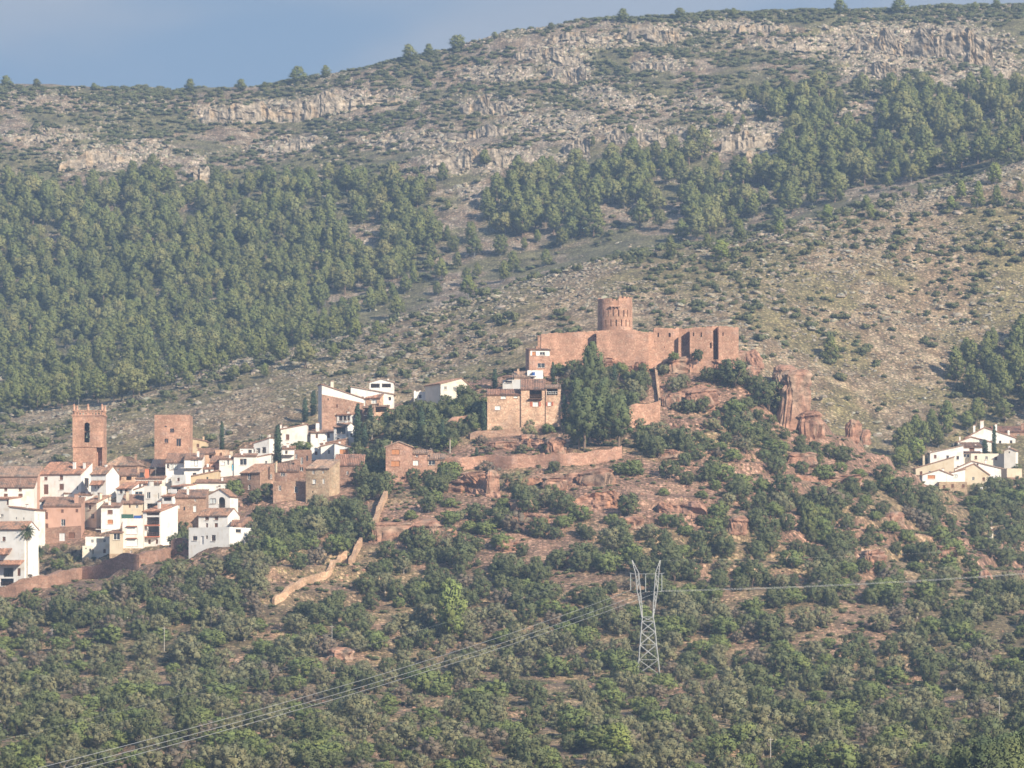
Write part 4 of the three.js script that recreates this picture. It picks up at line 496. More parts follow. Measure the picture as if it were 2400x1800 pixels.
// ---------------------------------------------------------------- rocks
function rockGeo(seed, sx, sy, sz, det = 3, square = 0.55, rough = 0.2) {
  let g = new THREE.IcosahedronGeometry(1, det); g.deleteAttribute('normal'); g.deleteAttribute('uv'); g = mergeVertices(g, 1e-4);
  const p = g.attributes.position, col = new Float32Array(p.count * 3), uv = new Float32Array(p.count * 2);
  for (let i = 0; i < p.count; i++) {
    let v = [p.getX(i), p.getY(i), p.getZ(i)]; v = v.map((q) => Math.sign(q) * Math.pow(Math.abs(q), square));
    const a = fbm(v[0] * 1.3 + seed * 7.1, v[1] * 1.3 + v[2] * 1.9 + seed, 4, seed), st = noise(v[1] * Math.min(sy, 14) * 1.1 + seed * 3 + a * 1.2, 0.5, seed), b = fbm(v[0] * 4 + v[2] * 3, v[1] * 4 - v[2] * 2 + seed, 4, seed + 5), cr = Math.abs(noise(v[0] * 2.3 + v[2] * 1.7 + seed, v[1] * 0.8, seed + 21) - 0.5), k = 1 + (a - 0.5) * rough * 3.2 + (st - 0.5) * rough * 2.2 + (b - 0.5) * rough * 2.2 - smooth(0.07, 0, cr) * rough * 0.7;
    p.setXYZ(i, v[0] * k * sx / 2, v[1] * (1 + (a - 0.5) * rough) * sy / 2, v[2] * k * sz / 2);
    const c = 0.84 + 0.6 * (fbm(v[0] * 3 + seed, v[1] * 7 + v[2] * 3, 4, seed + 9) - 0.45), gy = smooth(0.5, 0.66, fbm(v[0] * 2 + v[2] + seed, v[1] * 2, 3, seed + 33)) * 0.5; col.set([c * (1 - 0.12 * gy), c * (0.97 + 0.35 * gy), c * (0.95 + 0.5 * gy)], i * 3); uv.set([v[0] * sx / 2 + v[2] * sz / 2, v[1] * sy / 2], i * 2);
  }
  g.setAttribute('color', new THREE.BufferAttribute(col, 3)); g.setAttribute('uv', new THREE.BufferAttribute(uv, 2)); const f = g.toNonIndexed(); f.computeVertexNormals(); return f;
}
let rockSeed = 1;
function rock(px, py, w, h, label, o = {}) { // px: middle column, py: row of its foot, w and h in photo pixels
  const G = o.D ? at(px, py, o.D) : ground(px, py, 640); if (!G) return; const k = FOC / -G.z, W = w / k, Hh = h / k, s = rockSeed++;
  const m = new THREE.Mesh(rockGeo(s, W, Hh * 1.35, (o.dep ?? 0.8) * W, 7, o.square ?? 0.6, o.rough ?? 0.2), o.mat ?? M.sandstone); m.name = numbered('boulder'); m.position.copy(G).add(V(0, Hh * 0.36, -W * 0.25)); m.rotation.set(0, (rb() - 0.5) * 0.8, o.tilt ?? (rb() - 0.5) * 0.25); tag(m, label, 'rock', o.group); return add(m);
}
rock(1842, 938, 56, 80, 'upper block of the orange sandstone crag at castle ridge end', { square: 0.5 });
rock(1862, 1010, 78, 140, 'tall orange sandstone crag standing clear of the ridge', { square: 0.5, tilt: -0.05, dep: 0.6 });
rock(1900, 1034, 56, 70, 'lower shoulder of the orange sandstone crag', {});
rock(1768, 862, 34, 42, 'leaning orange block between castle tower and crag', { tilt: 0.3 });
rock(1733, 850, 36, 28, 'grey brown boulder against the castle corner tower', { square: 0.5 });
rock(2000, 1030, 34, 46, 'knobbly sandstone pillar above right village trees'.replace('right ', 'eastern '), {});
rock(2028, 1042, 26, 34, 'small sandstone pillar beside the knobbly one', {});
rock(1590, 872, 74, 36, 'broad sandstone slab under the castle wall with two bushes', { square: 0.5 });
rock(1640, 862, 40, 26, 'rounded sandstone block below the castle square tower', {});
rock(1690, 868, 50, 26, 'low sandstone block below castle corner tower', {});
rock(1760, 900, 40, 40, 'cracked sandstone lump on the ridge among oaks', {});
rock(1576, 954, 42, 32, 'grassy-topped boulder beside the thin crumbling wall', { square: 0.5 });
rock(1644, 956, 74, 44, 'large layered sandstone boulder among oak scrub', { square: 0.5 });
rock(1000, 1286, 66, 66, 'big flat-capped sandstone rock in the slope bushes', { square: 0.45 });
rock(918, 1268, 92, 42, 'long low sandstone face beside the flat-capped rock', { square: 0.42, dep: 0.4 });
rock(1050, 1262, 40, 24, 'small layered sandstone ledge beside flat-capped rock', {});
rock(2048, 1338, 58, 48, 'square red sandstone rock with a dark overhang', { square: 0.42 });
rock(2098, 1228, 42, 28, 'red sandstone boulder in the oak wood', {});
rock(2316, 1388, 32, 52, 'dark upright sandstone rock near the power line', { tilt: 0.35 });
rock(2212, 1306, 66, 26, 'wide dark sandstone slab half hidden by oaks', {});
rock(1300, 1066, 50, 40, 'rounded sandstone boulder above the retaining wall', {});
rock(1236, 1044, 40, 26, 'cracked sandstone boulder in the dry garden terrace', {});
rock(1180, 1052, 60, 18, 'low stone ledge in the dry garden terrace', { square: 0.45 });
rock(1110, 1150, 70, 44, 'red sandstone face split by a dark cleft under the wall', { square: 0.42, dep: 0.5 });
rock(1152, 1160, 30, 56, 'upright red sandstone rib beside a dark cleft', { square: 0.45 });
rock(1300, 1150, 60, 30, 'red sandstone ledge below the retaining wall', { square: 0.42 });
rock(1400, 1140, 90, 40, 'broad crumbling red sandstone bank below the wall end', { square: 0.45, dep: 0.5 });
rock(1220, 1200, 50, 30, 'red sandstone step in the scrub below the ledge', { square: 0.42 });
rock(1340, 1330, 46, 30, 'sandstone outcrop on the scrubby slope uphill from the pylon', {});
rock(1190, 1290, 60, 26, 'pale pink slab amid bushes in the middle of the slope', {});
rock(1480, 1240, 60, 30, 'pink sandstone outcrop between two oak clumps', {});
rock(1730, 1250, 44, 40, 'bare red bank with a rock lip among oaks', {});
rock(1880, 1090, 70, 30, 'pale sandstone ledge above the oak slope', { square: 0.45 });
rock(1560, 1075, 60, 20, 'red ledge near the bastion wall', { square: 0.45 });
rock(1980, 1140, 80, 26, 'reddish ledge crossing the oak slope', { square: 0.45 });
rock(1670, 1490, 18, 16, 'small pale boulder below the oak slope terraces', {});
rock(1330, 1560, 70, 22, 'stony bank beside the foot of the pylon', { square: 0.45 });
rock(800, 1548, 60, 30, 'pink stone bank on the lower slope', {});
// limestone crags of the mountain
function crag(label, pts, hs, red) { // pts: [column, row] of the foot; hs: height in photo pixels at each
  let P = pts.map(([px, py]) => ground(px, py, red ? 830 : 1330)); if (P.some((q) => !q)) return;
  { const n0 = P.length, mx = P.reduce((t, q) => t + q.x, 0) / n0, mz = P.reduce((t, q) => t + q.z, 0) / n0, k = clamp(P.reduce((t, q) => t + (q.x - mx) * (q.z - mz), 0) / P.reduce((t, q) => t + (q.x - mx) ** 2, 0.01), -0.25, 0.6); P = P.map((q) => { const z = lerp(mz + k * (q.x - mx), q.z, 0.15), x = q.x / -q.z * -z; return V(x, H(x, -z), z); }); }
  const c = new THREE.CatmullRomCurve3(P, false, 'catmullrom', 0.3), L = c.getLength(), n = Math.round(L / 0.7), o = P[Math.floor(P.length / 2)].clone(), s = rockSeed++, pos = [], col = [], uv = [], idx = [], m = 16, mm = m + 4;
  for (let i = 0; i <= n; i++) {
    const t = i / n, p = c.getPoint(t), f = t * (hs.length - 1), q = Math.min(hs.length - 2, Math.floor(f)), hh = lerp(hs[q], hs[q + 1], f - q) / (FOC / -p.z) * smooth(0, 0.06, t) * smooth(1, 0.94, t) * (0.55 + 0.8 * noise(i * 0.12, 1, s)), u = t * L;
    const colm = Math.floor(u * 0.32 + noise(u * 0.2, 2, s) * 1.5), block = hash(colm, s, 3) * (red ? 0.9 : 1.5), y0 = H(p.x, -p.z) - 1.2;
    for (let j = 0; j <= mm; j++) {
      const k = Math.min(1, j / m), lay = hash(Math.floor(k * hh / (red ? 1.1 : 2.2) + (red ? 0.8 * noise(u * 0.3, 5, s) : hash(colm, 4, s))), red ? Math.floor(colm / 4) : colm, s) * (red ? 1.5 : 1.1), out = block + lay + (fbm(u * 0.7, k * hh * (red ? 1.1 : 0.5), 4, s) - 0.5) * (red ? 2.6 : 1.8) - k * (red ? 2.4 : 1.4);
      let x = p.x, y = y0 + k * (hh + 1.2), z = p.z + out;
      if (j > m) { const d = (j - m) / 4 * (hh / 0.42 + 3); z = p.z + out - d; y = Math.max(y0 + hh + 1.2 - d * 0.1 + (noise(u * 0.5, d, s) - 0.5), H(x, -z) - 0.4); if (j === mm) y = H(x, -z) - 1.5; }
      pos.push(x - o.x, y - o.y, z - o.z); uv.push(u, y); const g = 0.86 + 0.45 * (fbm(u * 0.5, y * 0.8, 4, s + 3) - 0.5) + 0.2 * (hash(colm, 5, s) - 0.5), w = smooth(0.55, 0.7, fbm(u * 0.3, y * 0.25, 3, s + 8)); col.push(g + 0.03 * w, g - 0.06 * w, g - 0.17 * w);
      if (i < n && j < mm) { const a = i * (mm + 1) + j, b = a + mm + 1; idx.push(a, b, a + 1, b, b + 1, a + 1); }
    }
  }
  const g = new THREE.BufferGeometry(); g.setAttribute('position', new THREE.Float32BufferAttribute(pos, 3)); g.setAttribute('uv', new THREE.Float32BufferAttribute(uv, 2)); g.setAttribute('color', new THREE.Float32BufferAttribute(col, 3)); g.setIndex(idx);
  const f = g.toNonIndexed(); f.computeVertexNormals(); const ms = new THREE.Mesh(f, red ? M.sandstone : M.limestone); ms.name = numbered(red ? 'sandstone_crag' : 'limestone_crag'); ms.position.copy(o); tag(ms, label, 'cliff', red ? 'sandstone crags of the castle hill' : 'limestone crags on the mountain'); add(ms);
}
crag('largest pale limestone cliff with streaked face near the mountain top', [[1990, 112], [2060, 125], [2120, 131], [2200, 141], [2270, 150], [2335, 148]], [30, 50, 62, 70, 78, 50]);
crag('blocky limestone cliff with a yellowish edge below the summit scrub', [[1466, 88], [1530, 99], [1560, 102], [1594, 100]], [20, 32, 38, 34]);
crag('thin limestone band running into the blocky cliff', [[1285, 99], [1370, 96], [1460, 91]], [8, 14, 18]);
crag('rounded limestone buttress under the largest cliff', [[2004, 168], [2060, 186], [2104, 190]], [12, 30, 34]);
crag('broken limestone step under the thin band', [[1200, 136], [1280, 141], [1370, 147]], [15, 20, 22]);
crag('pale limestone knoll beneath the broken step', [[1278, 174], [1330, 191], [1378, 196]], [14, 30, 26]);
crag('small limestone shelf between two dark scrub patches', [[1482, 159], [1530, 165], [1582, 166]], [14, 24, 18]);
crag('long grey limestone cliff under the lower skyline', [[465, 287], [540, 291], [620, 286], [700, 279], [760, 266], [850, 251], [945, 241]], [18, 38, 44, 44, 46, 28, 20]);
crag('slanting limestone slabs above the pine wood', [[136, 398], [200, 387], [260, 393], [312, 380]], [14, 28, 38, 28]);
crag('narrow limestone fin beside a shady gully', [[452, 428], [470, 430], [492, 406]], [36, 50, 28]);
crag('mid-slope limestone bench below the long grey cliff', [[1075, 263], [1140, 271], [1202, 263]], [18, 38, 26]);
crag('wide fluted limestone bench over the pines', [[1003, 396], [1100, 401], [1195, 386]], [16, 36, 30]);
crag('low limestone bench with scrub on top', [[1036, 323], [1120, 326], [1195, 313]], [12, 24, 20]);
crag('stepped limestone face over the central pines', [[1418, 327], [1480, 341], [1548, 346]], [18, 34, 30]);
crag('slanting limestone face beside the dark pine wood', [[1688, 351], [1750, 356], [1828, 318]], [18, 44, 26]);
crag('pointed limestone face at the edge of dark pines', [[1838, 345], [1852, 346], [1868, 340]], [26, 36, 24]);
crag('bulging limestone nose above the bare gully', [[1320, 347], [1350, 366], [1384, 373]], [18, 34, 38]);
crag('slim limestone rib among the central pines', [[1736, 406], [1752, 408], [1772, 400]], [30, 42, 28]);
crag('white limestone pavement where mountain meets the nearer ridge', [[1455, 601], [1540, 603], [1642, 596]], [8, 16, 9]);
crag('small limestone crag at the far end of the summit', [[2330, 196], [2370, 192], [2410, 186]], [14, 24, 18]);
crag('low limestone bluff under the summit scrub', [[1730, 72], [1790, 76], [1850, 72]], [10, 18, 12]);
crag('short limestone ledge among scattered scrub', [[1790, 118], [1850, 121], [1900, 118]], [8, 14, 9]);
crag('grey limestone ledge below the lower skyline scrub', [[640, 352], [700, 350], [750, 342]], [8, 18, 10]);
crag('faint limestone ledge at the edge of the scrub', [[20, 330], [90, 330], [160, 326]], [5, 9, 5]);

crag('red sandstone cliff with dark clefts under the low stone annexe', [[1040, 1146], [1090, 1156], [1130, 1166], [1175, 1168]], [24, 40, 46, 34], true);
crag('long red sandstone ledge just below the retaining wall', [[1180, 1138], [1250, 1140], [1320, 1136], [1390, 1128]], [14, 24, 24, 18], true);
crag('crumbling red earth cliff below the end of the retaining wall', [[1330, 1186], [1390, 1196], [1440, 1192], [1490, 1176]], [26, 44, 44, 26], true);
crag('low red cliff in the bare patch among oaks', [[1540, 1200], [1600, 1212], [1660, 1206]], [18, 34, 22], true);
crag('red ledge in the bushes under the red earth cliff', [[1170, 1222], [1230, 1228], [1290, 1224]], [12, 22, 14], true);
crag('dark red ledge below the castle rocks', [[1580, 930], [1640, 934], [1690, 926]], [12, 22, 14], true);
crag('broken sandstone ledge in the dry garden terrace', [[1190, 1050], [1240, 1056], [1310, 1060]], [14, 28, 26], true);
crag('red step crossing the oak slope', [[1830, 1120], [1900, 1130], [1970, 1140]], [10, 20, 12], true);
crag('red rock base of the outer castle wall', [[1360, 866], [1420, 870], [1480, 872], [1520, 868]], [18, 30, 34, 20], true);
// ---------------------------------------------------------------- power line, poles
{
  const D = 805, ppm = FOC / D, foot = at(1515, 1585, D); foot.y = H(foot.x, D); const g = thing('pylon', 'grey steel lattice pylon with two upright horns', 'pylon', foot);
  const P = (px, py, z) => V((px - 1515) / ppm, (1585 - py) / ppm, z);
  const bar = (a, b, r = 0.06) => { const d = b.clone().sub(a), q = new THREE.CylinderGeometry(r, r, d.length(), 5); q.applyQuaternion(new THREE.Quaternion().setFromUnitVectors(V(0, 1, 0), d.clone().normalize())); return q.translate((a.x + b.x) / 2, (a.y + b.y) / 2, (a.z + b.z) / 2); };
  const lv = [[1590, 1494, 1545, 2.9], [1555, 1496.5, 1542, 2.6], [1520, 1499.5, 1538, 2.2], [1490, 1502, 1535.5, 1.85], [1466, 1504, 1532.5, 1.55], [1455, 1505, 1530, 1.45]];
  for (const s of [[0, 1], [0, -1], [1, 1], [1, -1]]) part('leg', mergeGeometries(lv.slice(0, -1).map((l, i) => bar(P(l[1 + s[0]], l[0], l[3] * s[1]), P(lv[i + 1][1 + s[0]], lv[i + 1][0], lv[i + 1][3] * s[1]), 0.1))), M.steel, g);
  const br = []; lv.slice(0, -1).forEach((l, i) => { const n = lv[i + 1]; for (const z of [1, -1]) { br.push(bar(P(l[1], l[0], l[3] * z), P(n[2], n[0], n[3] * z)), bar(P(l[2], l[0], l[3] * z), P(n[1], n[0], n[3] * z)), bar(P(n[1], n[0], n[3] * z), P(n[2], n[0], n[3] * z))); } for (const k of [1, 2]) br.push(bar(P(l[k], l[0], -l[3]), P(n[k], n[0], n[3])), bar(P(l[k], l[0], l[3]), P(n[k], n[0], -n[3]))); });
  part('bracing', mergeGeometries(br), M.steel, g);
  for (const [x0, x1, x2, x3, x4, side] of [[1504, 1497, 1492, 1488, 1481, -1], [1531, 1538, 1542, 1545, 1547.5, 1]]) {
    const rows = [[1455, x0, 1.4, 1], [1425, x1 - 2 * side, 1.0, 5], [1395, x2 - side, 0.8, 8], [1352, x3 - side, 0.6, 8], [1322, x4, 0.12, 0.6]], q = [];
    for (let i = 0; i < 4; i++) { const [ya, xa, za, wa] = rows[i], [yb, xb, zb, wb] = rows[i + 1]; for (const z of [1, -1]) for (const k of [0, 1]) q.push(bar(P(xa + (k ? wa * -side : 0), ya, za * z), P(xb + (k ? wb * -side : 0), yb, zb * z), 0.08)); q.push(bar(P(xa, ya, za), P(xb - wb * side, yb, zb), 0.06), bar(P(xa - wa * side, ya, -za), P(xb, yb, -zb), 0.06), bar(P(xa, ya, za), P(xb, yb, -zb), 0.06)); for (let e = 1; e < 4; e++) { const u = e / 4; q.push(bar(P(lerp(xa, xb, u), lerp(ya, yb, u), lerp(za, zb, u)), P(lerp(xa, xb, u + 0.2) - lerp(wa, wb, u) * side, lerp(ya, yb, u + 0.2), lerp(za, zb, u)), 0.05)); } }
    part('horn', mergeGeometries(q), M.steel, g); part('crossarm', bar(P(x3, 1354, 0), P(x3 + side * 12, 1352, 0), 0.07), M.steel, g);
  }
  part('crossarm', mergeGeometries([bar(P(1489, 1354, 0.6), P(1545, 1354, 0.6), 0.05), bar(P(1489, 1354, -0.6), P(1545, 1354, -0.6), 0.05)]), M.steel, g);
  const ends = [[1478, 1392], [1513, 1396], [1551, 1393]];
  ends.forEach(([x, y]) => part('insulator', bar(P(x, 1354, 0), P(x, y, 0), 0.09), M.insulator, g));
  add(g);
  // conductors sag from the pylon to the next ones out of the frame
  const wire = (label, a, b, sag, r = 0.036) => { const pts = []; for (let i = 0; i <= 40; i++) { const t = i / 40, q = a.clone().lerp(b, t); q.y -= sag * 4 * t * (1 - t); pts.push(q.sub(a)); } const m = new THREE.Mesh(new THREE.TubeGeometry(new THREE.CatmullRomCurve3(pts), 80, r, 4), M.wire); m.name = numbered('power_cable'); m.position.copy(a); tag(m, label, 'cable', 'power line cables'); add(m); };
  const A = ends.map(([x, y]) => P(x, y, 0).add(foot));
  [[-620, 1974, 'upper'], [-620, 1992, 'middle'], [-620, 2008, 'lower']].forEach(([x, y, w], i) => wire(`${w} thin power cable running from the pylon down over the olive groves`, A[i], at(x, y, 330 + i * 3), 2.06, 0.03));
  [[3300, 1248, 'middle'], [3330, 1242, 'outer']].forEach(([x, y, w], i) => wire(`thin power cable from the ${w} insulator out over the oak slope`, A[1 + i], at(x, y, 860 + i * 10), 2.5, 0.022));
  wire('faint earth wire from the pylon horn over the oak slope', P(1547, 1322, 0).add(foot), at(3320, 1180, 870), 3, 0.008); wire('faint earth wire from the pylon horn over the groves', P(1481, 1322, 0).add(foot), at(-620, 1880, 330), 2, 0.008);
}
for (const [px, py, h, label] of [[385, 1526, 58, 'slim pale telegraph pole in the wood below the town wall'], [778, 1512, 48, 'slim pale telegraph pole above the stony clearing'], [122, 1512, 40, 'slim dark telegraph pole among the lower trees'], [1806, 1786, 58, 'slim pale telegraph pole on the lowest terrace'], [1192, 1572, 36, 'short pale post on the grove terraces'], [2342, 1720, 90, 'tall thin pole beside the nearest bushes']]) {
  const p = ground(px, py, 560); if (!p) continue; const hh = h / (FOC / -p.z), g = thing('telegraph_pole', label, 'pole', p, 'telegraph poles'); part('shaft', new THREE.CylinderGeometry(0.05, 0.08, hh + 1, 7).translate(0, hh / 2 - 0.5, 0), M.pole, g); part('crossbar', box(0.9, 0.08, 0.08, 0, hh - 0.4, 0), M.pole, g); add(g);
}
{ // awnings by the lowest house
  const p = ground(80, 1366, 860); if (p) { const g = thing('terrace_awning', 'white folded awning on thin posts beside the tall palm', 'awning', p); part('canopy', box(3.4, 0.1, 2.2).rotateZ(-0.12).translate(0.6, 1.9, 0), M.white, g); part('canopy', box(2.2, 0.1, 1.8).rotateZ(-0.3).translate(0.8, 1.2, 1.4), M.white, g); for (const [x, z] of [[-0.9, 1], [2.1, 1], [-0.9, -1], [2.1, -1]]) part('post', new THREE.CylinderGeometry(0.04, 0.04, 2.4, 6).translate(x, 0.7, z), M.pole, g); add(g); }
}

// ---------------------------------------------------------------- plants
// Foliage: leaf-sized triangles spread through clumps; every leaf keeps its own tint.
const CORE = new THREE.IcosahedronGeometry(1, 0);
function leaves(rng, clumps, size, base, vary = 0.25) {
  const pos = [], nor = [], col = [], d = V(), a = V(), b = V(), q = V(), n = V(), mid = V(); let tot = 0; for (const c of clumps) { mid.addScaledVector(c.p, c.n); tot += c.n; } mid.divideScalar(tot);
  for (const c of clumps) {
    const tint = 1 + (rng() - 0.5) * vary * 1.4, warm = (rng() - 0.5) * vary * 0.5;
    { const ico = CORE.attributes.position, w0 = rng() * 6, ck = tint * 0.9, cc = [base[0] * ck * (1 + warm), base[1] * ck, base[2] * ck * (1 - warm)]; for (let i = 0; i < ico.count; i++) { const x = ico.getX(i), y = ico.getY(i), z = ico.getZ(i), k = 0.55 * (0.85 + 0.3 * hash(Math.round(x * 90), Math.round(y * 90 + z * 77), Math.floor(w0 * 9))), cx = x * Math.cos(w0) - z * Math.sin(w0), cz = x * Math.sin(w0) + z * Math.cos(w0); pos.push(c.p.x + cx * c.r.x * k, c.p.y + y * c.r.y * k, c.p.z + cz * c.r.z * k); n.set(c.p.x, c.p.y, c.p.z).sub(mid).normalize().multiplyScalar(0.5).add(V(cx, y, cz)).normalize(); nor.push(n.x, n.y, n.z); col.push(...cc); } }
    for (let i = 0; i < c.n; i++) {
      d.set(rng() * 2 - 1, rng() * 2 - 1, rng() * 2 - 1).normalize(); const r = 0.5 + 0.6 * Math.sqrt(rng());
      q.set(c.p.x + d.x * c.r.x * r, c.p.y + d.y * c.r.y * r, c.p.z + d.z * c.r.z * r);
      a.set(rng() - 0.5, (rng() - 0.5) * 0.8, rng() - 0.5).normalize(); b.crossVectors(a, d).normalize(); if (b.lengthSq() < 0.1) b.set(0, 1, 0); a.crossVectors(b, d).addScaledVector(d, (rng() - 0.5) * 1.1).normalize();
      const s = size * (0.6 + 0.8 * rng()), k = tint * (1 + (rng() - 0.5) * vary * 0.5), cc = [base[0] * k * (1 + warm), base[1] * k, base[2] * k * (1 - warm)];
      n.copy(q).sub(mid).normalize().multiplyScalar(0.9).addScaledVector(d, 0.8).add(V((rng() - 0.5) * 0.45, (rng() - 0.5) * 0.45 + 0.1, (rng() - 0.5) * 0.45)).normalize();
      const p0 = q.clone().addScaledVector(a, s), p1 = q.clone().addScaledVector(a, -s * 0.6).addScaledVector(b, s * 0.75), p2 = q.clone().addScaledVector(a, -s * 0.6).addScaledVector(b, -s * 0.75), f = p1.clone().sub(p0).cross(p2.clone().sub(p0));
      for (const p of f.dot(n) > 0 ? [p0, p1, p2] : [p0, p2, p1]) { pos.push(p.x, p.y, p.z); nor.push(n.x, n.y, n.z); col.push(...cc); }
    }
  }
  const g = new THREE.BufferGeometry(); g.setAttribute('position', new THREE.Float32BufferAttribute(pos, 3)); g.setAttribute('normal', new THREE.Float32BufferAttribute(nor, 3)); g.setAttribute('color', new THREE.Float32BufferAttribute(col, 3)); return g;
}
function limb(pts, r0, r1, n = 5) { const c = new THREE.CatmullRomCurve3(pts), g = new THREE.TubeGeometry(c, 4, 1, n), p = g.attributes.position; for (let i = 0; i < p.count; i++) { const t = Math.floor(i / (n + 1)) / 4, o = c.getPointAt(Math.min(1, t)), k = lerp(r0, r1, t); p.setXYZ(i, o.x + (p.getX(i) - o.x) * k, o.y + (p.getY(i) - o.y) * k, o.z + (p.getZ(i) - o.z) * k); } g.computeVertexNormals(); return g; }
// all plants are built one unit tall (or wide) and scaled where they stand
const GOLD = 2.399963;
function pineKit(seed, tint = [0.134, 0.150, 0.046], lean = 0, more = 1, leaf = 0.025) {
  const r = rngOf(seed), cl = [], wide = 0.23 + r() * 0.16, low = 0.07 + r() * 0.22, top = 0.38 + r() * 0.6, N = 34; lean = (r() - 0.5) * 0.12;
  for (let i = 0; i < N; i++) { const t = low + (1 - low) * Math.pow((i + 0.5) / N, 0.85), R = wide * Math.pow(1 - Math.pow((t - low) / (1.03 - low), 1.9), top) * smooth(low - 0.14, low + 0.16, t), an = i * GOLD + r() * 0.9, o = R * (0.35 + 0.6 * r()), s = 0.036 + R * 0.28; cl.push({ p: V(Math.cos(an) * o + lean * t, t - 0.04, Math.sin(an) * o), r: V(s * (0.85 + r() * 0.5), s * (0.7 + r() * 0.5), s * (0.85 + r() * 0.5)), n: 50 * more }); }
  const bow = (r() - 0.5) * 0.05;
  return { crown: leaves(r, cl, leaf, tint), trunk: mergeGeometries([limb([V(0, -0.06, 0), V(bow, 0.3, bow), V(lean * 0.7, 0.9, 0)], 0.026, 0.006), ...[0, 1, 2, 3].map((i) => { const an = i * 1.9 + r(), y = 0.22 + i * 0.1; return limb([V(bow, y, 0), V(Math.cos(an) * 0.1, y + 0.06, Math.sin(an) * 0.1), V(Math.cos(an) * 0.2, y + 0.09, Math.sin(an) * 0.2)], 0.01, 0.004, 4); })]) };
}
function broadKit(seed, tint, o = {}) { // one unit wide
  const r = rngOf(seed), cl = [], hgt = o.h ?? 0.8, n = o.n ?? 30, clear = o.clear ?? 0.02, ox = (r() - 0.5) * 0.16;
  for (let i = 0; i < n; i++) { const t = (i + 0.5) / n, an = i * GOLD + r() * 0.9, el = Math.asin(lerp(-0.75, 0.97, t)), R = 0.38 * (0.55 + 0.6 * r()), s = 0.07 + 0.085 * r(); cl.push({ p: V(Math.cos(an) * Math.cos(el) * R + ox * Math.sin(el), clear + hgt * (0.42 + 0.46 * Math.sin(el) * (0.75 + 0.45 * r())), Math.sin(an) * Math.cos(el) * R), r: V(s * 1.2, s * 0.95, s * 1.2), n: o.leaf ?? 58 }); }
  cl.push({ p: V(0, clear + hgt * 0.42, 0), r: V(0.27, hgt * 0.34, 0.27), n: 130 });
  return { crown: leaves(r, cl, o.size ?? 0.026, tint, o.vary ?? 0.28), trunk: mergeGeometries([limb([V(0, -0.15, 0), V(0.02, 0.1, 0.01), V(0.0, clear + hgt * 0.4, 0)], 0.045, 0.02), ...[0, 1, 2].map((i) => { const an = i * 2.1 + r(); return limb([V(0.01, 0.08, 0), V(Math.cos(an) * 0.12, 0.25, Math.sin(an) * 0.12), V(Math.cos(an) * 0.24, 0.45, Math.sin(an) * 0.24)], 0.025, 0.008, 4); })]) };
}
function bushKit(seed, tint, n = 9, leaf = 34) { const r = rngOf(seed), cl = []; for (let i = 0; i < n; i++) { const an = i * GOLD, R = 0.34 * Math.sqrt((i + 0.4) / n), s = 0.13 + 0.1 * r(); cl.push({ p: V(Math.cos(an) * R, 0.14 + 0.22 * r() * (1.1 - R), Math.sin(an) * R), r: V(s, s * 0.85, s), n: leaf }); } return { crown: leaves(r, cl, 0.075, tint, 0.3), trunk: limb([V(0, -0.1, 0), V(0.02, 0.1, 0), V(0.03, 0.25, 0.02)], 0.03, 0.012, 4) }; }
function cypressKit(seed) { const r = rngOf(seed), cl = []; for (let i = 0; i < 26; i++) { const t = 0.06 + 0.9 * i / 25, R = 0.085 * Math.pow(Math.sin(Math.PI * Math.pow(t, 0.6) * 0.97 + 0.03), 0.6) + 0.012, an = i * GOLD; cl.push({ p: V(Math.cos(an) * R * 0.45, t, Math.sin(an) * R * 0.45), r: V(R * 0.75, 0.06, R * 0.75), n: 46 }); } return { crown: leaves(r, cl, 0.022, [0.05, 0.08, 0.042], 0.25), trunk: limb([V(0, -0.05, 0), V(0, 0.05, 0), V(0, 0.5, 0)], 0.018, 0.006) }; }
const KITS = {
  pine: [11, 12, 13, 14, 15, 16, 17, 18].map((s) => pineKit(s)), brightPine: [21, 22].map((s) => pineKit(s, [0.18, 0.215, 0.055])), tallPine: [31, 32, 33].map((s) => pineKit(s, [0.134, 0.150, 0.046])), palePine: [36, 37].map((s) => pineKit(s, [0.175, 0.178, 0.066])),
  oak: [41, 42, 43, 44, 45].map((s) => broadKit(s, [0.094, 0.108, 0.042], { h: 0.82 })), olive: [51, 52, 53, 54].map((s) => broadKit(s, [0.165, 0.163, 0.084], { h: 0.74, clear: 0.05, n: 28, size: 0.023 })), carob: [61, 62, 63, 64].map((s) => broadKit(s, [0.128, 0.158, 0.048], { h: 0.72, size: 0.029 })), brown: [71, 72].map((s) => broadKit(s, [0.15, 0.12, 0.085], { h: 0.75, leaf: 44, size: 0.02, n: 24 })),
  scrub: [81, 82, 83, 84].map((s) => bushKit(s, [0.116, 0.126, 0.055])), denseScrub: [91, 92, 93].map((s) => bushKit(s, [0.116, 0.126, 0.055])), castlePine: [14, 103, 104, 105].map((s) => pineKit(s, [0.098, 0.122, 0.044], 0, 2.2, 0.017)), shadeTintPine: [97, 98].map((s) => pineKit(s, [0.098, 0.122, 0.044], 0, 5, 0.010)), cypress: [95, 96].map((s) => cypressKit(s)),  // near corner pines: the shade they stand in is put into a darker leaf tint
};
const rp = rngOf(4242);
const inPoly = (p, x, y) => { let c = false; for (let i = 0, j = p.length - 1; i < p.length; j = i++) { const [a, b] = p[i], [e, f] = p[j]; if ((b > y) !== (f > y) && x < (e - a) * (y - b) / (f - b) + a) c = !c; } return c; };
const LIST = {};       // kind -> [{ kit, pos, s: scale vector, px: size in the photo, label, group }]
function plant(kind, kit, G, w, h, label, group) { const k = KITS[kit], i = Math.floor(rp() * k.length); (LIST[kind] ??= []).push({ kit: k[i], pos: G, w, h, turn: rp() * 6.28, size: h * FOC / -G.z * (w * FOC / -G.z), label, group }); }
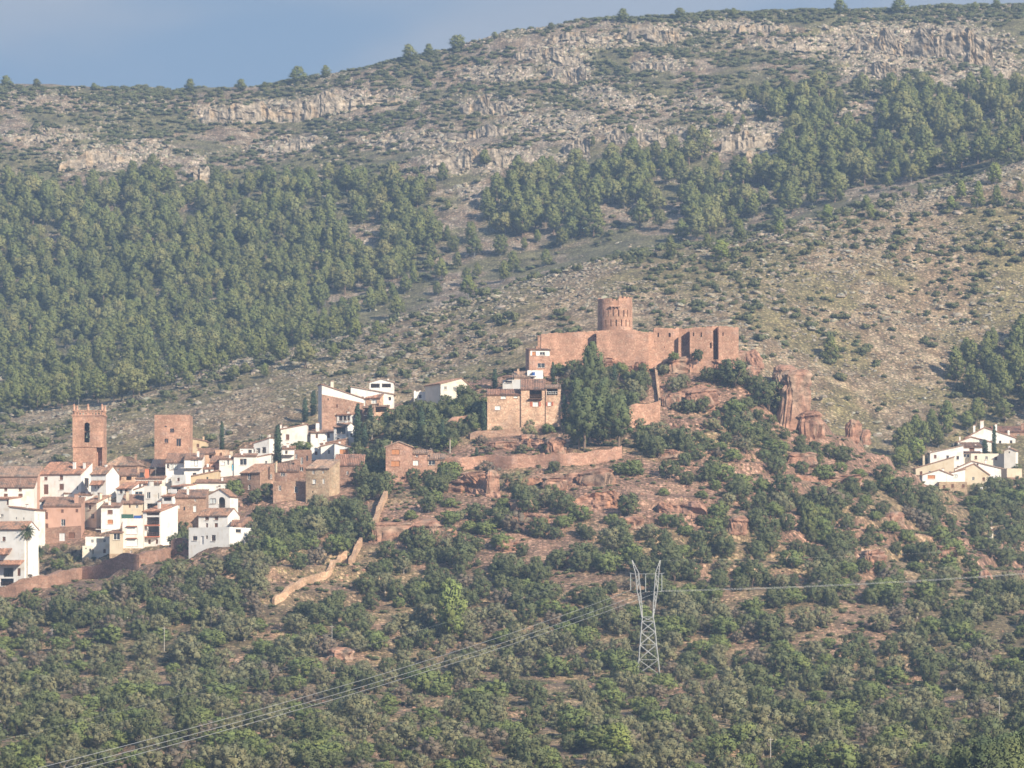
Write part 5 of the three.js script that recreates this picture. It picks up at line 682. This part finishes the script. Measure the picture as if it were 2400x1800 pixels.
function scatter(n, poly, gap, fn, o = {}) { // n tries inside a photo polygon, at least gap pixels apart (rows count double)
  const xs = poly.map((p) => p[0]), ys = poly.map((p) => p[1]), x0 = Math.min(...xs), x1 = Math.max(...xs), y0 = Math.min(...ys), y1 = Math.max(...ys), cell = new Map(); let made = 0;
  for (let i = 0; i < n; i++) {
    const x = lerp(x0, x1, rp()), y = lerp(y0, y1, rp()); if (!inPoly(poly, x, y)) continue; if (o.mask && o.mask(x, y) < rp()) continue;
    const cx = Math.floor(x / gap), cy = Math.floor(y * 2 / gap); let ok = true; for (let dx = -1; dx < 2 && ok; dx++) for (let dy = -1; dy < 2 && ok; dy++) for (const [a, b] of cell.get((cx + dx) * 9999 + cy + dy) ?? []) if (Math.hypot(a - x, (b - y) * 2) < gap) { ok = false; break; }
    if (!ok) continue; const key = cx * 9999 + cy; cell.has(key) ? cell.get(key).push([x, y]) : cell.set(key, [[x, y]]);
    const G = ground(x, y, o.from ?? 440); if (!G) continue; fn(G, x, y, FOC / -G.z); made++;
  }
  return made;
}
const ell = (list) => (x, y) => list.some(([a, b, rx, ry]) => ((x - a) / rx) ** 2 + ((y - b) / ry) ** 2 < 1);

// --- pines
const R = (a, b) => lerp(a, b, rp());
const forest = (label, group, kits, lo, hi) => (G, x, y) => { const h = R(lo, hi); plant('pine_tree', kits[Math.floor(rp() * kits.length)], G, h * R(0.95, 1.3), h, label, group); };
const gapA = ell([[440, 520, 30, 40], [300, 660, 24, 20], [520, 900, 60, 30], [420, 450, 25, 25], [590, 480, 40, 12]]);
scatter(6400, [[-350, 440], [0, 440], [150, 440], [260, 450], [370, 400], [420, 460], [560, 440], [700, 420], [900, 430], [1010, 450], [1025, 570], [980, 600], [910, 690], [840, 780], [700, 820], [600, 850], [480, 880], [300, 945], [0, 970], [-350, 975]], 21, forest('pine in the dense wood behind the village', 'pines of the wood behind the village', ['pine', 'pine', 'palePine', 'pine', 'tallPine'], 5.5, 11), { from: 1150, mask: (x, y) => gapA(x, y) ? 0 : smooth(0.27, 0.4, fbm(x * 0.014, y * 0.02, 3, 55)) });
scatter(700, [[880, 470], [1040, 420], [1060, 560], [1010, 640], [940, 740], [860, 820], [720, 870], [560, 900], [420, 940], [420, 880], [600, 840], [780, 760], [900, 600]], 34, forest('pine at the thinning edge of the wood behind the village', 'pines at the edge of the wood', ['pine', 'palePine', 'tallPine'], 3.5, 9), { from: 1150, mask: () => 0.35 });
scatter(420, [[1100, 380], [1420, 340], [1760, 330], [1840, 240], [1900, 200], [1760, 220], [1650, 300], [1400, 330], [1150, 400]], 34, forest('pine scattered among the limestone benches', 'pines among the limestone benches', ['pine', 'palePine', 'tallPine'], 3, 7.5), { from: 1330, mask: () => 0.4 });
scatter(260, [[1130, 480], [1170, 440], [1260, 420], [1340, 400], [1400, 450], [1420, 560], [1330, 570], [1200, 560], [1130, 540]], 26, forest('pine in the grove below the bulging limestone nose', 'pines of the middle grove', ['pine', 'tallPine', 'palePine'], 7, 13), { from: 1330, mask: (x, y) => x > 1385 && y > 420 ? 0.3 : 0.8 });
scatter(520, [[1400, 400], [1500, 370], [1650, 370], [1750, 400], [1800, 430], [1790, 500], [1700, 570], [1600, 570], [1480, 530], [1420, 480]], 27, forest('pine scattered on the stony slope between two pale gullies', 'pines of the stony slope', ['pine', 'tallPine', 'palePine'], 7, 13), { from: 1330, mask: (x, y) => smooth(0.36, 0.5, fbm(x * 0.016, y * 0.024, 3, 58)) });
scatter(1800, [[1740, 230], [1900, 230], [2050, 235], [2200, 215], [2750, 220], [2750, 350], [2250, 400], [2100, 440], [1950, 480], [1850, 510], [1780, 440], [1850, 320]], 25, forest('pine in the wood under the largest cliff', 'pines under the largest cliff', ['pine', 'tallPine', 'palePine'], 6, 13), { from: 1330, mask: (x, y) => (0.55 + 0.4 * smooth(1800, 2000, x)) * smooth(0.3, 0.44, fbm(x * 0.016, y * 0.024, 3, 57)) });
scatter(110, [[960, 560], [1330, 570], [1300, 640], [1100, 700], [940, 740]], 50, forest('lone pine on the open slope between wood and castle', 'pines of the open slope', ['pine', 'tallPine'], 5, 9), { from: 1150 });
scatter(120, [[1520, 585], [1700, 560], [1900, 500], [2100, 460], [2400, 400], [2400, 480], [2150, 500], [2000, 520], [1880, 545], [1700, 600], [1540, 625]], 42, forest('light green young pine along the crest of the nearer ridge', 'pines of the nearer ridge', ['brightPine', 'pine'], 4, 8), { from: 1120 });
scatter(240, [[2230, 870], [2270, 830], [2330, 800], [2750, 850], [2750, 1000], [2330, 970], [2250, 920]], 30, forest('pine in the hollow above the eastern houses', 'pines above the eastern houses', ['pine', 'tallPine'], 7, 11), { from: 1080 });
scatter(240, [[2065, 1085], [2090, 1040], [2180, 1010], [2250, 985], [2750, 980], [2750, 995], [2260, 1012], [2180, 1062], [2120, 1095]], 26, forest('pine close behind the roofs of the eastern houses', 'pines behind the eastern roofs', ['pine', 'tallPine'], 6, 9), { from: 1050 });
for (const [x, y, w, h, kit, label] of [[1386, 962, 84, 164, 'castlePine', 'tallest pine rising in front of the castle wall'], [1352, 1006, 80, 120, 'castlePine', 'pine beside the orange end house'], [1412, 1040, 130, 150, 'castlePine', 'broad pine in the clump under the castle'], [1370, 1056, 120, 150, 'castlePine', 'shady pine at the middle of the castle clump'], [1450, 1052, 110, 130, 'castlePine', 'pine at the outer edge of the clump by the bastion wall'], [1358, 1052, 84, 120, 'castlePine', 'pine at the foot of the clump above the retaining wall'], [1060, 1500, 95, 145, 'brightPine', 'bright green pine alone among the slope bushes'], [1898, 1262, 55, 90, 'pine', 'slender pine in the oak wood'], [1448, 1798, 110, 105, 'brightPine', 'yellow-green pine on the lowest terraces'], [1945, 850, 62, 66, 'pine', 'lone round pine on the pale scrub slope'], [2150, 1085, 60, 60, 'brightPine', 'light green pine at the gable of the eastern houses'], [2110, 1100, 60, 55, 'brightPine', 'light green pine below the shady eastern grove'], [1690, 610, 60, 50, 'brightPine', 'light green pine on the ridge shoulder']]) { const G = ground(x, y, 600); if (G) plant('pine_tree', kit, G, w / (FOC / -G.z) * 1.25, h / (FOC / -G.z), label, null); }
for (const [x, h] of [[14, 30], [85, 22], [220, 18], [445, 34], [565, 30], [700, 40], [765, 30], [620, 18], [960, 44], [1005, 32], [1070, 38], [1160, 18], [1460, 34], [1595, 26], [1970, 40], [2110, 38], [2285, 22], [2335, 26], [1290, 18], [1720, 20]]) { let y = 0, G = null; for (y = 0; y < 330 && !G; y += 3) G = ground(x, y, 1600); G = ground(x, y + 5, 1600); if (G) plant('pine_tree', 'pine', G, h / (FOC / -G.z) * 1.7, h / (FOC / -G.z), 'small rounded pine standing against the sky on the mountain crest', 'pines on the skyline'); }
for (const [x, D, top] of [[2205, 478, 1766], [2252, 470, 1742], [2310, 462, 1726], [2360, 466, 1712], [2412, 468, 1700], [2462, 480, 1706], [1925, 505, 1788]]) { const X = (x - CX) / FOC * D, y = H(X, D), h = (HOR - top) / FOC * D - y; plant('pine_tree', 'shadeTintPine', V(X, y, -D), h * 1.05, h, 'shade-tinted near pine rising from the bottom of the valley', 'shade-tinted near pines'); }

// --- holm oaks, olives, carobs and brown thickets of the castle hill and the terraces
const bare = ell([[1410, 1160, 120, 50], [1120, 1160, 90, 36], [1290, 1128, 150, 26], [1600, 1205, 80, 30], [1230, 1230, 70, 16], [1700, 935, 30, 20], [1250, 1030, 110, 35], [1590, 1190, 45, 35], [1500, 1240, 50, 25], [1722, 1270, 26, 36], [1345, 1300, 60, 20], [1180, 1290, 60, 18], [2020, 1485, 70, 38], [2120, 1560, 90, 20], [2150, 1628, 100, 14], [560, 1530, 60, 28], [640, 1500, 60, 20], [1260, 1650, 46, 70], [1440, 1520, 50, 14], [830, 1560, 60, 20], [1100, 1462, 70, 14], [730, 1392, 110, 18], [1000, 1250, 50, 34], [910, 1250, 50, 26], [1640, 940, 50, 26], [1575, 940, 30, 20], [1870, 960, 60, 80], [2048, 1320, 32, 22], [1900, 1090, 50, 16], [1500, 1420, 40, 26], [1900, 1500, 30, 16], [2330, 1480, 50, 16], [700, 1375, 90, 40], [880, 1210, 24, 45], [1530, 930, 26, 70], [2325, 1265, 20, 26], [650, 1440, 50, 40], [700, 1412, 54, 42], [745, 1396, 54, 42], [790, 1358, 48, 44], [838, 1322, 40, 44], [888, 1226, 38, 60], [60, 1412, 80, 20], [180, 1388, 90, 20], [300, 1358, 90, 20], [420, 1328, 90, 20], [520, 1292, 70, 20]]);
const mix3 = (wo, wl, wc, lo, hi, where) => (G, x, y, k) => {
  const t = rp(), w = R(lo, hi) * (0.75 + 0.5 * rp());
  if (t < wo) plant('holm_oak', 'oak', G, w, w * R(0.85, 1.1), `dark holm oak ${where}`, `holm oaks ${where}`); else if (t < wo + wl) plant('olive_tree', 'olive', G, w, w * R(0.85, 1.05), `grey olive tree ${where}`, `olive trees ${where}`); else if (t < wo + wl + wc) plant('carob_tree', 'carob', G, w * 1.1, w * R(0.75, 0.95), `green carob tree ${where}`, `carob trees ${where}`); else plant('dry_thicket', 'brown', G, w, w * 0.85, `brown leafless thicket ${where}`, `dry thickets ${where}`);
};
const clear = (d) => (x, y) => bare(x, y) ? 0.02 : d * smooth(0.3, 0.48, fbm(x * 0.012, y * 0.022, 3, 7));
scatter(3000, [[600, 1275], [700, 1200], [810, 1180], [840, 1230], [900, 1190], [1060, 1125], [1480, 1105], [1490, 1030], [1560, 1010], [1560, 900], [1600, 890], [1700, 880], [1790, 910], [1830, 970], [1920, 1065], [2060, 1100], [2200, 1200], [2750, 1240], [2750, 1430], [600, 1430]], 28, mix3(0.62, 0.12, 0.2, 3.8, 7.2, 'on the rocky castle slope'), { from: 700, mask: clear(0.95) });
scatter(2400, [[-350, 1420], [0, 1420], [200, 1400], [400, 1345], [560, 1300], [600, 1280], [640, 1300], [640, 1460], [-350, 1490]], 27, mix3(0.5, 0.2, 0.12, 3.6, 6.5, 'under the town wall'), { from: 700, mask: (x, y) => bare(x, y) ? 0.03 : 0.95 });
scatter(420, [[592, 1216], [640, 1222], [720, 1224], [800, 1206], [828, 1200], [790, 1260], [660, 1290], [600, 1285], [590, 1250]], 27, mix3(0.82, 0.03, 0.12, 4.5, 7, 'in the gully under stone houses'), { from: 800 });
scatter(5200, [[-350, 1470], [2750, 1420], [2750, 1830], [-350, 1830]], 38, mix3(0.26, 0.42, 0.26, 4.2, 7.2, 'on the old terraces'), { from: 480, mask: (x, y) => bare(x, y) ? 0.04 : smooth(0.24, 0.42, fbm(x * 0.01, y * 0.02, 3, 9)) });
scatter(600, [[858, 1030], [900, 1004], [960, 985], [1020, 960], [1100, 940], [1140, 955], [1150, 1000], [1060, 1020], [1060, 1070], [1000, 1050], [930, 1034], [880, 1044], [850, 1064], [842, 1046]], 23, mix3(0.78, 0.06, 0.16, 4.2, 7.2, 'in the dark garden grove'), { from: 900 });
scatter(160, [[830, 1075], [900, 1070], [902, 1170], [850, 1180], [828, 1120]], 26, mix3(0.9, 0, 0.1, 4.5, 7, 'beside the red stone house'), { from: 860 });
scatter(120, [[960, 1125], [1060, 1120], [1060, 1160], [980, 1165]], 30, mix3(0.7, 0.1, 0.2, 4, 6, 'in front of the red stone house'), { from: 860 });
scatter(300, [[1310, 880], [1560, 870], [1530, 960], [1480, 960], [1420, 940], [1320, 940]], 24, mix3(0.55, 0.25, 0.15, 3.5, 6, 'right under the castle wall'), { from: 900, mask: (x, y) => bare(x, y) ? 0 : 0.8 });
scatter(160, [[1040, 1000], [1300, 985], [1300, 1060], [1180, 1070], [1060, 1060]], 44, mix3(0.4, 0.3, 0.15, 2.5, 4.5, 'in the dry garden terraces'), { from: 900 });
scatter(120, [[100, 1285], [200, 1290], [250, 1330], [180, 1345], [110, 1360]], 22, mix3(0.25, 0.2, 0.3, 2.2, 4, 'in the gardens inside the town wall'), { from: 860 });
scatter(150, [[400, 1240], [440, 1250], [450, 1300], [420, 1300]], 20, mix3(0.6, 0.2, 0.2, 2.5, 4.5, 'between the low white houses'), { from: 860 });
scatter(420, [[2268, 1180], [2290, 1150], [2750, 1165], [2750, 1240], [2300, 1235]], 28, mix3(0.55, 0.1, 0.35, 4.5, 7, 'below the eastern houses'), { from: 860 });
for (const [x, y, w, h, kit, label] of [[1579, 844, 32, 26, 'carob', 'round green bush rooted in the castle wall'], [1636, 846, 30, 38, 'oak', 'upright dark bush against the castle square tower'], [548, 1165, 62, 60, 'carob', 'large fig tree beside the white arched-porch house'], [630, 1170, 60, 50, 'oak', 'dark tree against the brown flat-topped house'], [600, 1180, 50, 45, 'oak', 'dark tree below the rubble-stone house'], [710, 1058, 56, 34, 'carob', 'wide round hedge bush among the white upper houses'], [690, 1062, 36, 30, 'oak', 'dark bush next to the round hedge bush'], [355, 1148, 26, 12, 'carob', 'small vine on the low house terrace'], [870, 985, 44, 46, 'carob', 'yellow-green tree beside the narrow brick house'], [1248, 985, 50, 50, 'oak', 'dark pointed bush in front of the orange stone house'], [1218, 1088, 30, 26, 'oak', 'round bush hanging over the retaining wall'], [1298, 1106, 40, 34, 'oak', 'round bush on the ledge under the retaining wall'], [1500, 1004, 32, 34, 'olive', 'grey bush against the bastion wall'], [1720, 905, 100, 84, 'oak', 'large oak spreading below the castle corner tower'], [1800, 960, 90, 90, 'oak', 'large oak against the orange crag'], [2255, 1112, 20, 18, 'oak', 'garden bush between beige gable and white house'], [2335, 1118, 44, 30, 'oak', 'dark garden tree in front of the white eastern house'], [2385, 1108, 30, 26, 'oak', 'small tree below the pinhole-window house']]) { const G = ground(x, y, 700); if (y < 850 && x > 1500) G.copy(at(x, y, 1035.5)); if (G) { const k = FOC / -G.z; plant(kit === 'carob' ? 'carob_tree' : kit === 'olive' ? 'olive_tree' : 'holm_oak', kit, G, w / k, h / k, label, null); } }
// --- cypresses
for (const [x, y, h, w, label] of [[520, 1058, 70, 14, 'lone dark cypress beside the ochre cube'], [651, 1092, 96, 22, 'tall thick cypress in the middle of the white houses'], [838, 1046, 100, 22, 'tall cypress beside the white bay-window house'], [715, 990, 58, 17, 'dark cypress left of the big brick house'.replace('left of', 'at the gable of'), ], [735, 975, 60, 18, 'second dark cypress pressed against the big brick house'], [1160, 912, 48, 17, 'cypress behind the orange wing'], [988, 1038, 84, 24, 'pale green slim tree in the garden grove'], [1037, 1052, 70, 15, 'slim cypress near the garden palm'], [1134, 1020, 80, 16, 'cypress before the orange stone wing'], [1117, 1080, 32, 12, 'small cypress on the retaining wall'], [1323, 1000, 76, 17, 'cypress at the corner of the orange end house'], [1440, 910, 58, 15, 'cypress beside the tallest castle pine'], [1296, 896, 48, 11, 'thin cypress below the narrow castle house'], [2330, 1066, 68, 12, 'thin cypress before the highest white gable'], [2308, 1066, 36, 17, 'stout short cypress beside the dark-roofed white house'], [855, 1052, 60, 16, 'cypress at the foot of the narrow brick house'], [905, 1010, 46, 14, 'cypress in the shade of the garden grove'], [868, 1010, 60, 18, 'pale cypress beside the two-balcony brick house']]) { const G = ground(x, y, 880); if (!G) continue; const k = FOC / -G.z; plant('cypress_tree', 'cypress', G, w / k / 0.2, h / k, label, null); }

// --- scrub of the open slopes, sampled over the ground itself
function sow(n, px0, px1, d0, d1, fn) { for (let i = 0; i < n; i++) { const D = lerp(d0, d1, Math.sqrt(rp())), px = lerp(px0, px1, rp()), x = (px - CX) / FOC * D, y = H(x, D); fn(V(x, y, -D), px, HOR - y / D * FOC, D); } }
sow(9922, -350, 2750, 1125, 1410, (G, px, py, D) => { const m = fbm(G.x * 0.028, D * 0.028, 4, 201); if (m < R(0.42, 0.54)) return; const w = R(1.2, 3.0) * (rp() < 0.2 ? 1.75 : 1); plant('scrub_bush', rp() < 0.6 ? 'scrub' : 'denseScrub', G, w, w * R(0.75, 1.2), 'rounded scrub bush on the pale slope', 'scrub bushes behind the castle'); });
const DARK = [[1660, 110, 90, 50], [1870, 85, 100, 20], [1760, 195, 140, 32], [1900, 165, 120, 28], [2150, 178, 130, 16], [1560, 122, 50, 22], [1700, 292, 140, 26], [1420, 165, 50, 18], [1500, 282, 80, 20], [1390, 400, 40, 50], [1290, 318, 60, 18], [1220, 330, 50, 14], [1230, 255, 60, 18], [1100, 300, 60, 12], [1900, 40, 500, 16], [1500, 48, 200, 8], [1000, 160, 200, 30], [600, 232, 350, 20], [200, 260, 260, 45], [350, 310, 160, 24], [820, 300, 120, 22], [100, 370, 130, 20], [600, 390, 140, 22], [1620, 250, 80, 14], [1950, 225, 90, 12], [2300, 215, 90, 10]], isDark = ell(DARK);
const shrubM = (G, px, py, D) => { const w = R(2, 4.4); plant('scrub_bush', rp() < 0.55 ? 'scrub' : 'denseScrub', G, w, w * R(0.55, 0.85), 'scrub bush among the mountain ledges', 'scrub bushes of the mountain'); };
sow(13310, -350, 2750, 1400, 1790, (G, px, py, D) => { const m = fbm(G.x * 0.03, D * 0.04, 3, 211), oc = outcropAt(px, py), dk = isDark(px, py); if (oc > 0.5 && rp() > 0.12) return; if (m + (dk ? 0.2 : 0) < R(0.4, 0.62)) return; shrubM(G, px, py, D); });
sow(508, -350, 2750, 1400, 1780, (G, px, py, D) => { if (outcropAt(px, py) > 0.75) return; const n = 4 + Math.floor(rp() * 12), a = R(3, 9), b = R(2, 5); for (let i = 0; i < n; i++) { const x = G.x + (rp() - 0.5) * 2 * a, d = D + (rp() - 0.5) * 2 * b; shrubM(V(x, H(x, d), -d)); } });
sow(10890, -350, 2750, 560, 1090, (G, px, py, D) => { if (G.y > 10 && px < 900 && py > 1070 && py < 1300) return; const m = fbm(G.x * 0.06, D * 0.05, 3, 221); if (m < (D < 900 ? 0.28 : 0.36)) return; const w = R(0.8, 2.3); plant('scrub_bush', rp() < 0.6 ? 'scrub' : 'denseScrub', G, w, w * R(0.6, 0.9), 'small shrub on the red earth of the castle hill', 'shrubs of the castle hill'); });

// single trees with trunk and crown for those that show largest; the rest of each kind in one mass
const MASS = { pine_tree: ['pine_wood', 'far pines of the mountain woods too many to count'], holm_oak: ['oak_wood', 'smaller holm oaks filling the slope woods'], olive_tree: ['olive_grove', 'smaller olive trees filling the terraces'], carob_tree: ['carob_scrub', 'smaller carob trees filling the terraces'], dry_thicket: ['dry_brush', 'small dry brush between the trees'], scrub_bush: ['scrub_cover', 'low evergreen scrub covering the stony slopes'], cypress_tree: ['cypress_row', 'far cypresses'] };
const MARKS = [[205, 800, 'uphill of the bell tower'], [60, 760, 'at the far edge of the wood'], [404, 800, 'uphill of the square tower'], [620, 760, 'uphill of the thick cypress'], [250, 480, 'below the slanting limestone slabs'], [60, 520, 'below the faint limestone ledge'], [620, 480, 'below the grey limestone ledge'], [840, 480, 'below the long grey cliff'], [760, 640, 'in the middle of the wood'], [440, 640, 'around the shady gap'], [960, 540, 'at the open slope edge'], [2000, 300, 'below the rounded limestone buttress'], [2300, 300, 'below the summit crag'], [1515, 1500, 'near the steel pylon'], [1441, 830, 'near the round keep'], [1700, 860, 'near the castle corner tower'], [1870, 960, 'near the orange crag'], [1000, 1260, 'near the flat-capped rock'], [930, 1110, 'near the red stone house'], [1250, 960, 'near the orange stone house'], [1510, 975, 'near the bastion wall'], [740, 1370, 'near the snaking ruined wall'], [385, 1500, 'near the middle telegraph pole'], [778, 1490, 'near the pole above the clearing'], [122, 1495, 'near the dark telegraph pole'], [1806, 1760, 'near the lowest telegraph pole'], [1192, 1555, 'near the short pale post'], [2342, 1680, 'near the tall thin pole'], [1060, 1450, 'near the bright lone pine'], [2048, 1320, 'near the square red rock'], [2098, 1220, 'near the boulder in the oaks'], [2316, 1370, 'near the dark upright rock'], [2325, 1265, 'near the ruined cream hut'], [480, 1260, 'near the low terrace house'], [63, 1330, 'near the tall palm'], [205, 1020, 'near the bell tower'], [404, 1010, 'near the square tower'], [1250, 1085, 'near the retaining wall'], [1400, 1120, 'near the crumbling red bank'], [2230, 1130, 'near the eastern houses'], [2180, 110, 'near the largest cliff'], [700, 260, 'near the long grey cliff'], [470, 410, 'near the limestone fin'], [1350, 350, 'near the limestone nose'], [1760, 330, 'near the slanting limestone face'], [1540, 595, 'near the white limestone pavement'], [1945, 830, 'near the lone round pine'], [1670, 1485, 'near the small pale boulder'], [800, 1540, 'near the pink stone bank'], [1330, 1550, 'near the stony bank'], [2212, 1295, 'near the wide dark slab'], [1448, 1750, 'near the yellow-green pine'], [1730, 1240, 'near the bare red bank'], [760, 930, 'near the big brick house']];
function beside(t) { const px = CX + t.pos.x / -t.pos.z * FOC, py = HOR - t.pos.y / -t.pos.z * FOC; let best = 170, w = ''; for (const [x, y, l] of MARKS) { const d = Math.hypot(x - px, (y - py) * 1.3); if (d < best) { best = d; w = l; } } return w; }
for (const [kind, list] of Object.entries(LIST)) {
  list.sort((a, b) => b.size - a.size); const cap = kind === 'scrub_bush' ? 240 : 295, inView = (t) => { const px = CX + t.pos.x / -t.pos.z * FOC, py = HOR - (t.pos.y + t.h * 0.6) / -t.pos.z * FOC; return px > -15 && px < 2415 && py < 1815; }, own = list.filter(inView).slice(0, cap), ours = new Set(own), rest = list.filter((t) => !ours.has(t));
  console.log(kind, list.length);
  for (const t of own) {
    const lab = t.group ? `${t.h > ({ pine_tree: 10.2, scrub_bush: 3 }[kind] ?? 5.6) ? 'large ' : t.h < ({ pine_tree: 8.8, scrub_bush: 2.4 }[kind] ?? 4.6) ? 'small ' : ''}${t.label.replace(/^(small|large) /, '')} ${beside(t)}`.trim().split(' ').slice(0, 16).join(' ') : t.label, g = thing(kind, lab, { pine_tree: 'pine', holm_oak: 'oak', olive_tree: 'olive tree', carob_tree: 'carob tree', dry_thicket: 'thicket', scrub_bush: 'shrub', cypress_tree: 'cypress' }[kind], t.pos, t.group ?? undefined);
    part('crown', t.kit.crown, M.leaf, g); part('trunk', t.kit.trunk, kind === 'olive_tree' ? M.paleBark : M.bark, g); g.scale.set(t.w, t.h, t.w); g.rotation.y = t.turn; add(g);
  }
  if (!rest.length) continue;
  const [nm, lb] = MASS[kind], grp = new THREE.Group(); grp.name = nm; tag(grp, lb, 'vegetation', null, 'stuff');
  for (const kit of new Set(rest.map((t) => t.kit))) {
    const mine = rest.filter((t) => t.kit === kit), tg = kit.trunk.toNonIndexed(); tg.deleteAttribute('uv'); tg.setAttribute('color', new THREE.Float32BufferAttribute(new Float32Array(tg.attributes.position.count * 3).fill(0.13), 3));
    const im = new THREE.InstancedMesh(mergeGeometries([kit.crown, tg]), M.leaf, mine.length), m4 = new THREE.Matrix4(), q = new THREE.Quaternion(), c = new THREE.Color(); im.name = nm + '_plants';
    mine.forEach((t, i) => { q.setFromAxisAngle(V(0, 1, 0), t.turn); im.setMatrixAt(i, m4.compose(t.pos, q, V(t.w, t.h, t.w))); const k = R(0.8, 1.2); im.setColorAt(i, c.setRGB(k * R(0.94, 1.06), k, k * R(0.92, 1.06))); }); grp.add(im);
  }
  add(grp);
}
{ // loose stones and dry grass: too small and many to count
  const mass = (name, label, geos, mat, items) => { const grp = new THREE.Group(); grp.name = name; tag(grp, label, 'ground cover', null, 'stuff'); geos.forEach((geo, gi) => { const mine = items.filter((_, i) => i % geos.length === gi), im = new THREE.InstancedMesh(geo, mat, mine.length), m4 = new THREE.Matrix4(), e = new THREE.Euler(), q = new THREE.Quaternion(), c = new THREE.Color(); im.name = name + '_pieces'; mine.forEach(([G, sx, sy, sz, tilt], i) => { e.set(R(-tilt, tilt), rp() * 6.28, R(-tilt, tilt)); im.setMatrixAt(i, m4.compose(G, q.setFromEuler(e), V(sx, sy, sz))); const k = R(0.85, 1.25); im.setColorAt(i, c.setRGB(k, k * R(0.96, 1.02), k * R(0.9, 1.03))); }); grp.add(im); }); add(grp); };
  const L = [], S = [], T = [];
  sow(41140, -350, 2750, 1120, 1410, (G, px, py, D) => { const m = fbm(G.x * 0.05, D * 0.06, 3, 231) + 0.1 * fbm(G.x * 0.3, D * 0.3, 2, 233); if (m < R(0.36, 0.58)) return; const s = R(0.3, 1.1) * (rp() < 0.08 ? 2 : 1); L.push([G.add(V(0, s * 0.05, 0)), s * R(1, 2.2), s * R(0.4, 0.8), s * R(0.8, 1.4), 0.3]); });
  sow(31460, -350, 2750, 1400, 1790, (G, px, py, D) => { const oc = outcropAt(px, py), m = fbm(G.x * 0.04, D * 0.05, 3, 241); if (oc < 0.15 ? m < R(0.5, 0.68) : rp() > 0.3 + oc) return; const s = R(0.4, 1.3) * (oc > 0.3 ? 1.6 : 1); L.push([G, s * R(1, 2.4), s * R(0.5, 1.1), s * R(0.8, 1.3), 0.35]); });
  sow(8470, -350, 2750, 560, 1090, (G, px, py, D) => { if (fbm(G.x * 0.06, D * 0.05, 3, 251) < R(0.4, 0.65)) return; const s = R(0.25, 0.8); S.push([G, s * R(1, 2), s * R(0.5, 1), s * R(0.8, 1.3), 0.4]); });
  sow(10890, -350, 2750, 560, 1380, (G, px, py, D) => { if (fbm(G.x * 0.05, D * 0.05, 3, 261) < R(0.4, 0.6)) return; const s = R(0.4, 1.0); T.push([G, s, s * R(0.6, 1.1), s, 0.1]); });
  mass('limestone_rubble', 'loose pale limestone rubble over the slopes', [301, 302, 303, 304].map((s) => rockGeo(s, 1, 1, 1, 1, 0.7, 0.25)), M.limestone, L);
  mass('sandstone_rubble', 'loose red sandstone rubble over the castle hill', [311, 312, 313].map((s) => rockGeo(s, 1, 1, 1, 1, 0.7, 0.25)), M.sandstone, S);
  mass('dry_grass', 'tufts of dry straw-coloured grass', [321, 322, 323].map((s) => bushKit(s, [0.30, 0.25, 0.12], 5, 14).crown), M.leaf, T);
  console.log('stones', L.length, S.length, 'grass', T.length);
}
// --- palms
for (const [x, y, h, R0, label] of [[63, 1368, 122, 2.3, 'tall fan palm with a thin trunk beside the lowest white house'], [90, 1352, 58, 1.9, 'short bushy palm next to the tall one'], [1054, 1062, 44, 1.3, 'small palm in the garden grove']]) {
  const G = ground(x, y, 860); if (!G) continue; const hh = h / (FOC / -G.z), g = thing('palm_tree', label, 'palm', G), r = rngOf(x);
  part('trunk', limb([V(0, -0.6, 0), V(0.06, hh * 0.5, 0), V(0, hh, 0)], 0.22, 0.17, 8), M.paleBark, g);
  const fronds = []; for (let i = 0; i < 70; i++) { const an = i * GOLD, el = lerp(1.35, -1.0, i / 69), pos = [], L = R0 * (0.85 + 0.3 * r()), N = 7, c0 = V(0, hh, 0); let p = c0.clone(), dir = V(Math.cos(an) * Math.cos(el), Math.sin(el), Math.sin(an) * Math.cos(el)); const side = V(-Math.sin(an), 0, Math.cos(an)); let last = null; for (let k = 0; k <= N; k++) { const t = k / N, w = 0.62 * Math.sin(Math.PI * Math.min(1, 0.12 + t * 0.86)) + 0.02, a = p.clone().addScaledVector(side, w).add(V(0, -w * 0.5, 0)), b = p.clone().addScaledVector(side, -w).add(V(0, -w * 0.5, 0)), m = p.clone(); if (last && k % 1 === 0) { const [la, lb, lm] = last; for (const tri of [[lm, m, la.clone().lerp(a, 0.6)], [lm, lb.clone().lerp(b, 0.6), m]]) for (const v of tri) pos.push(v.x, v.y, v.z); } last = [a, b, m]; p = p.clone().addScaledVector(dir, L / N); dir.y -= 0.16; dir.normalize(); } const f = new THREE.BufferGeometry(); f.setAttribute('position', new THREE.Float32BufferAttribute(pos, 3)); f.computeVertexNormals(); const k = 0.8 + 0.4 * r(), old = i > 56; f.setAttribute('color', new THREE.Float32BufferAttribute(Array.from({ length: pos.length }, (_, q) => (old ? [0.2, 0.16, 0.09] : [0.085, 0.105, 0.045])[q % 3] * k), 3)); fronds.push(f); }
  fronds.forEach((f) => part('frond', f, M.leaf, g)); add(g);
}
renderer.render(scene, camera);
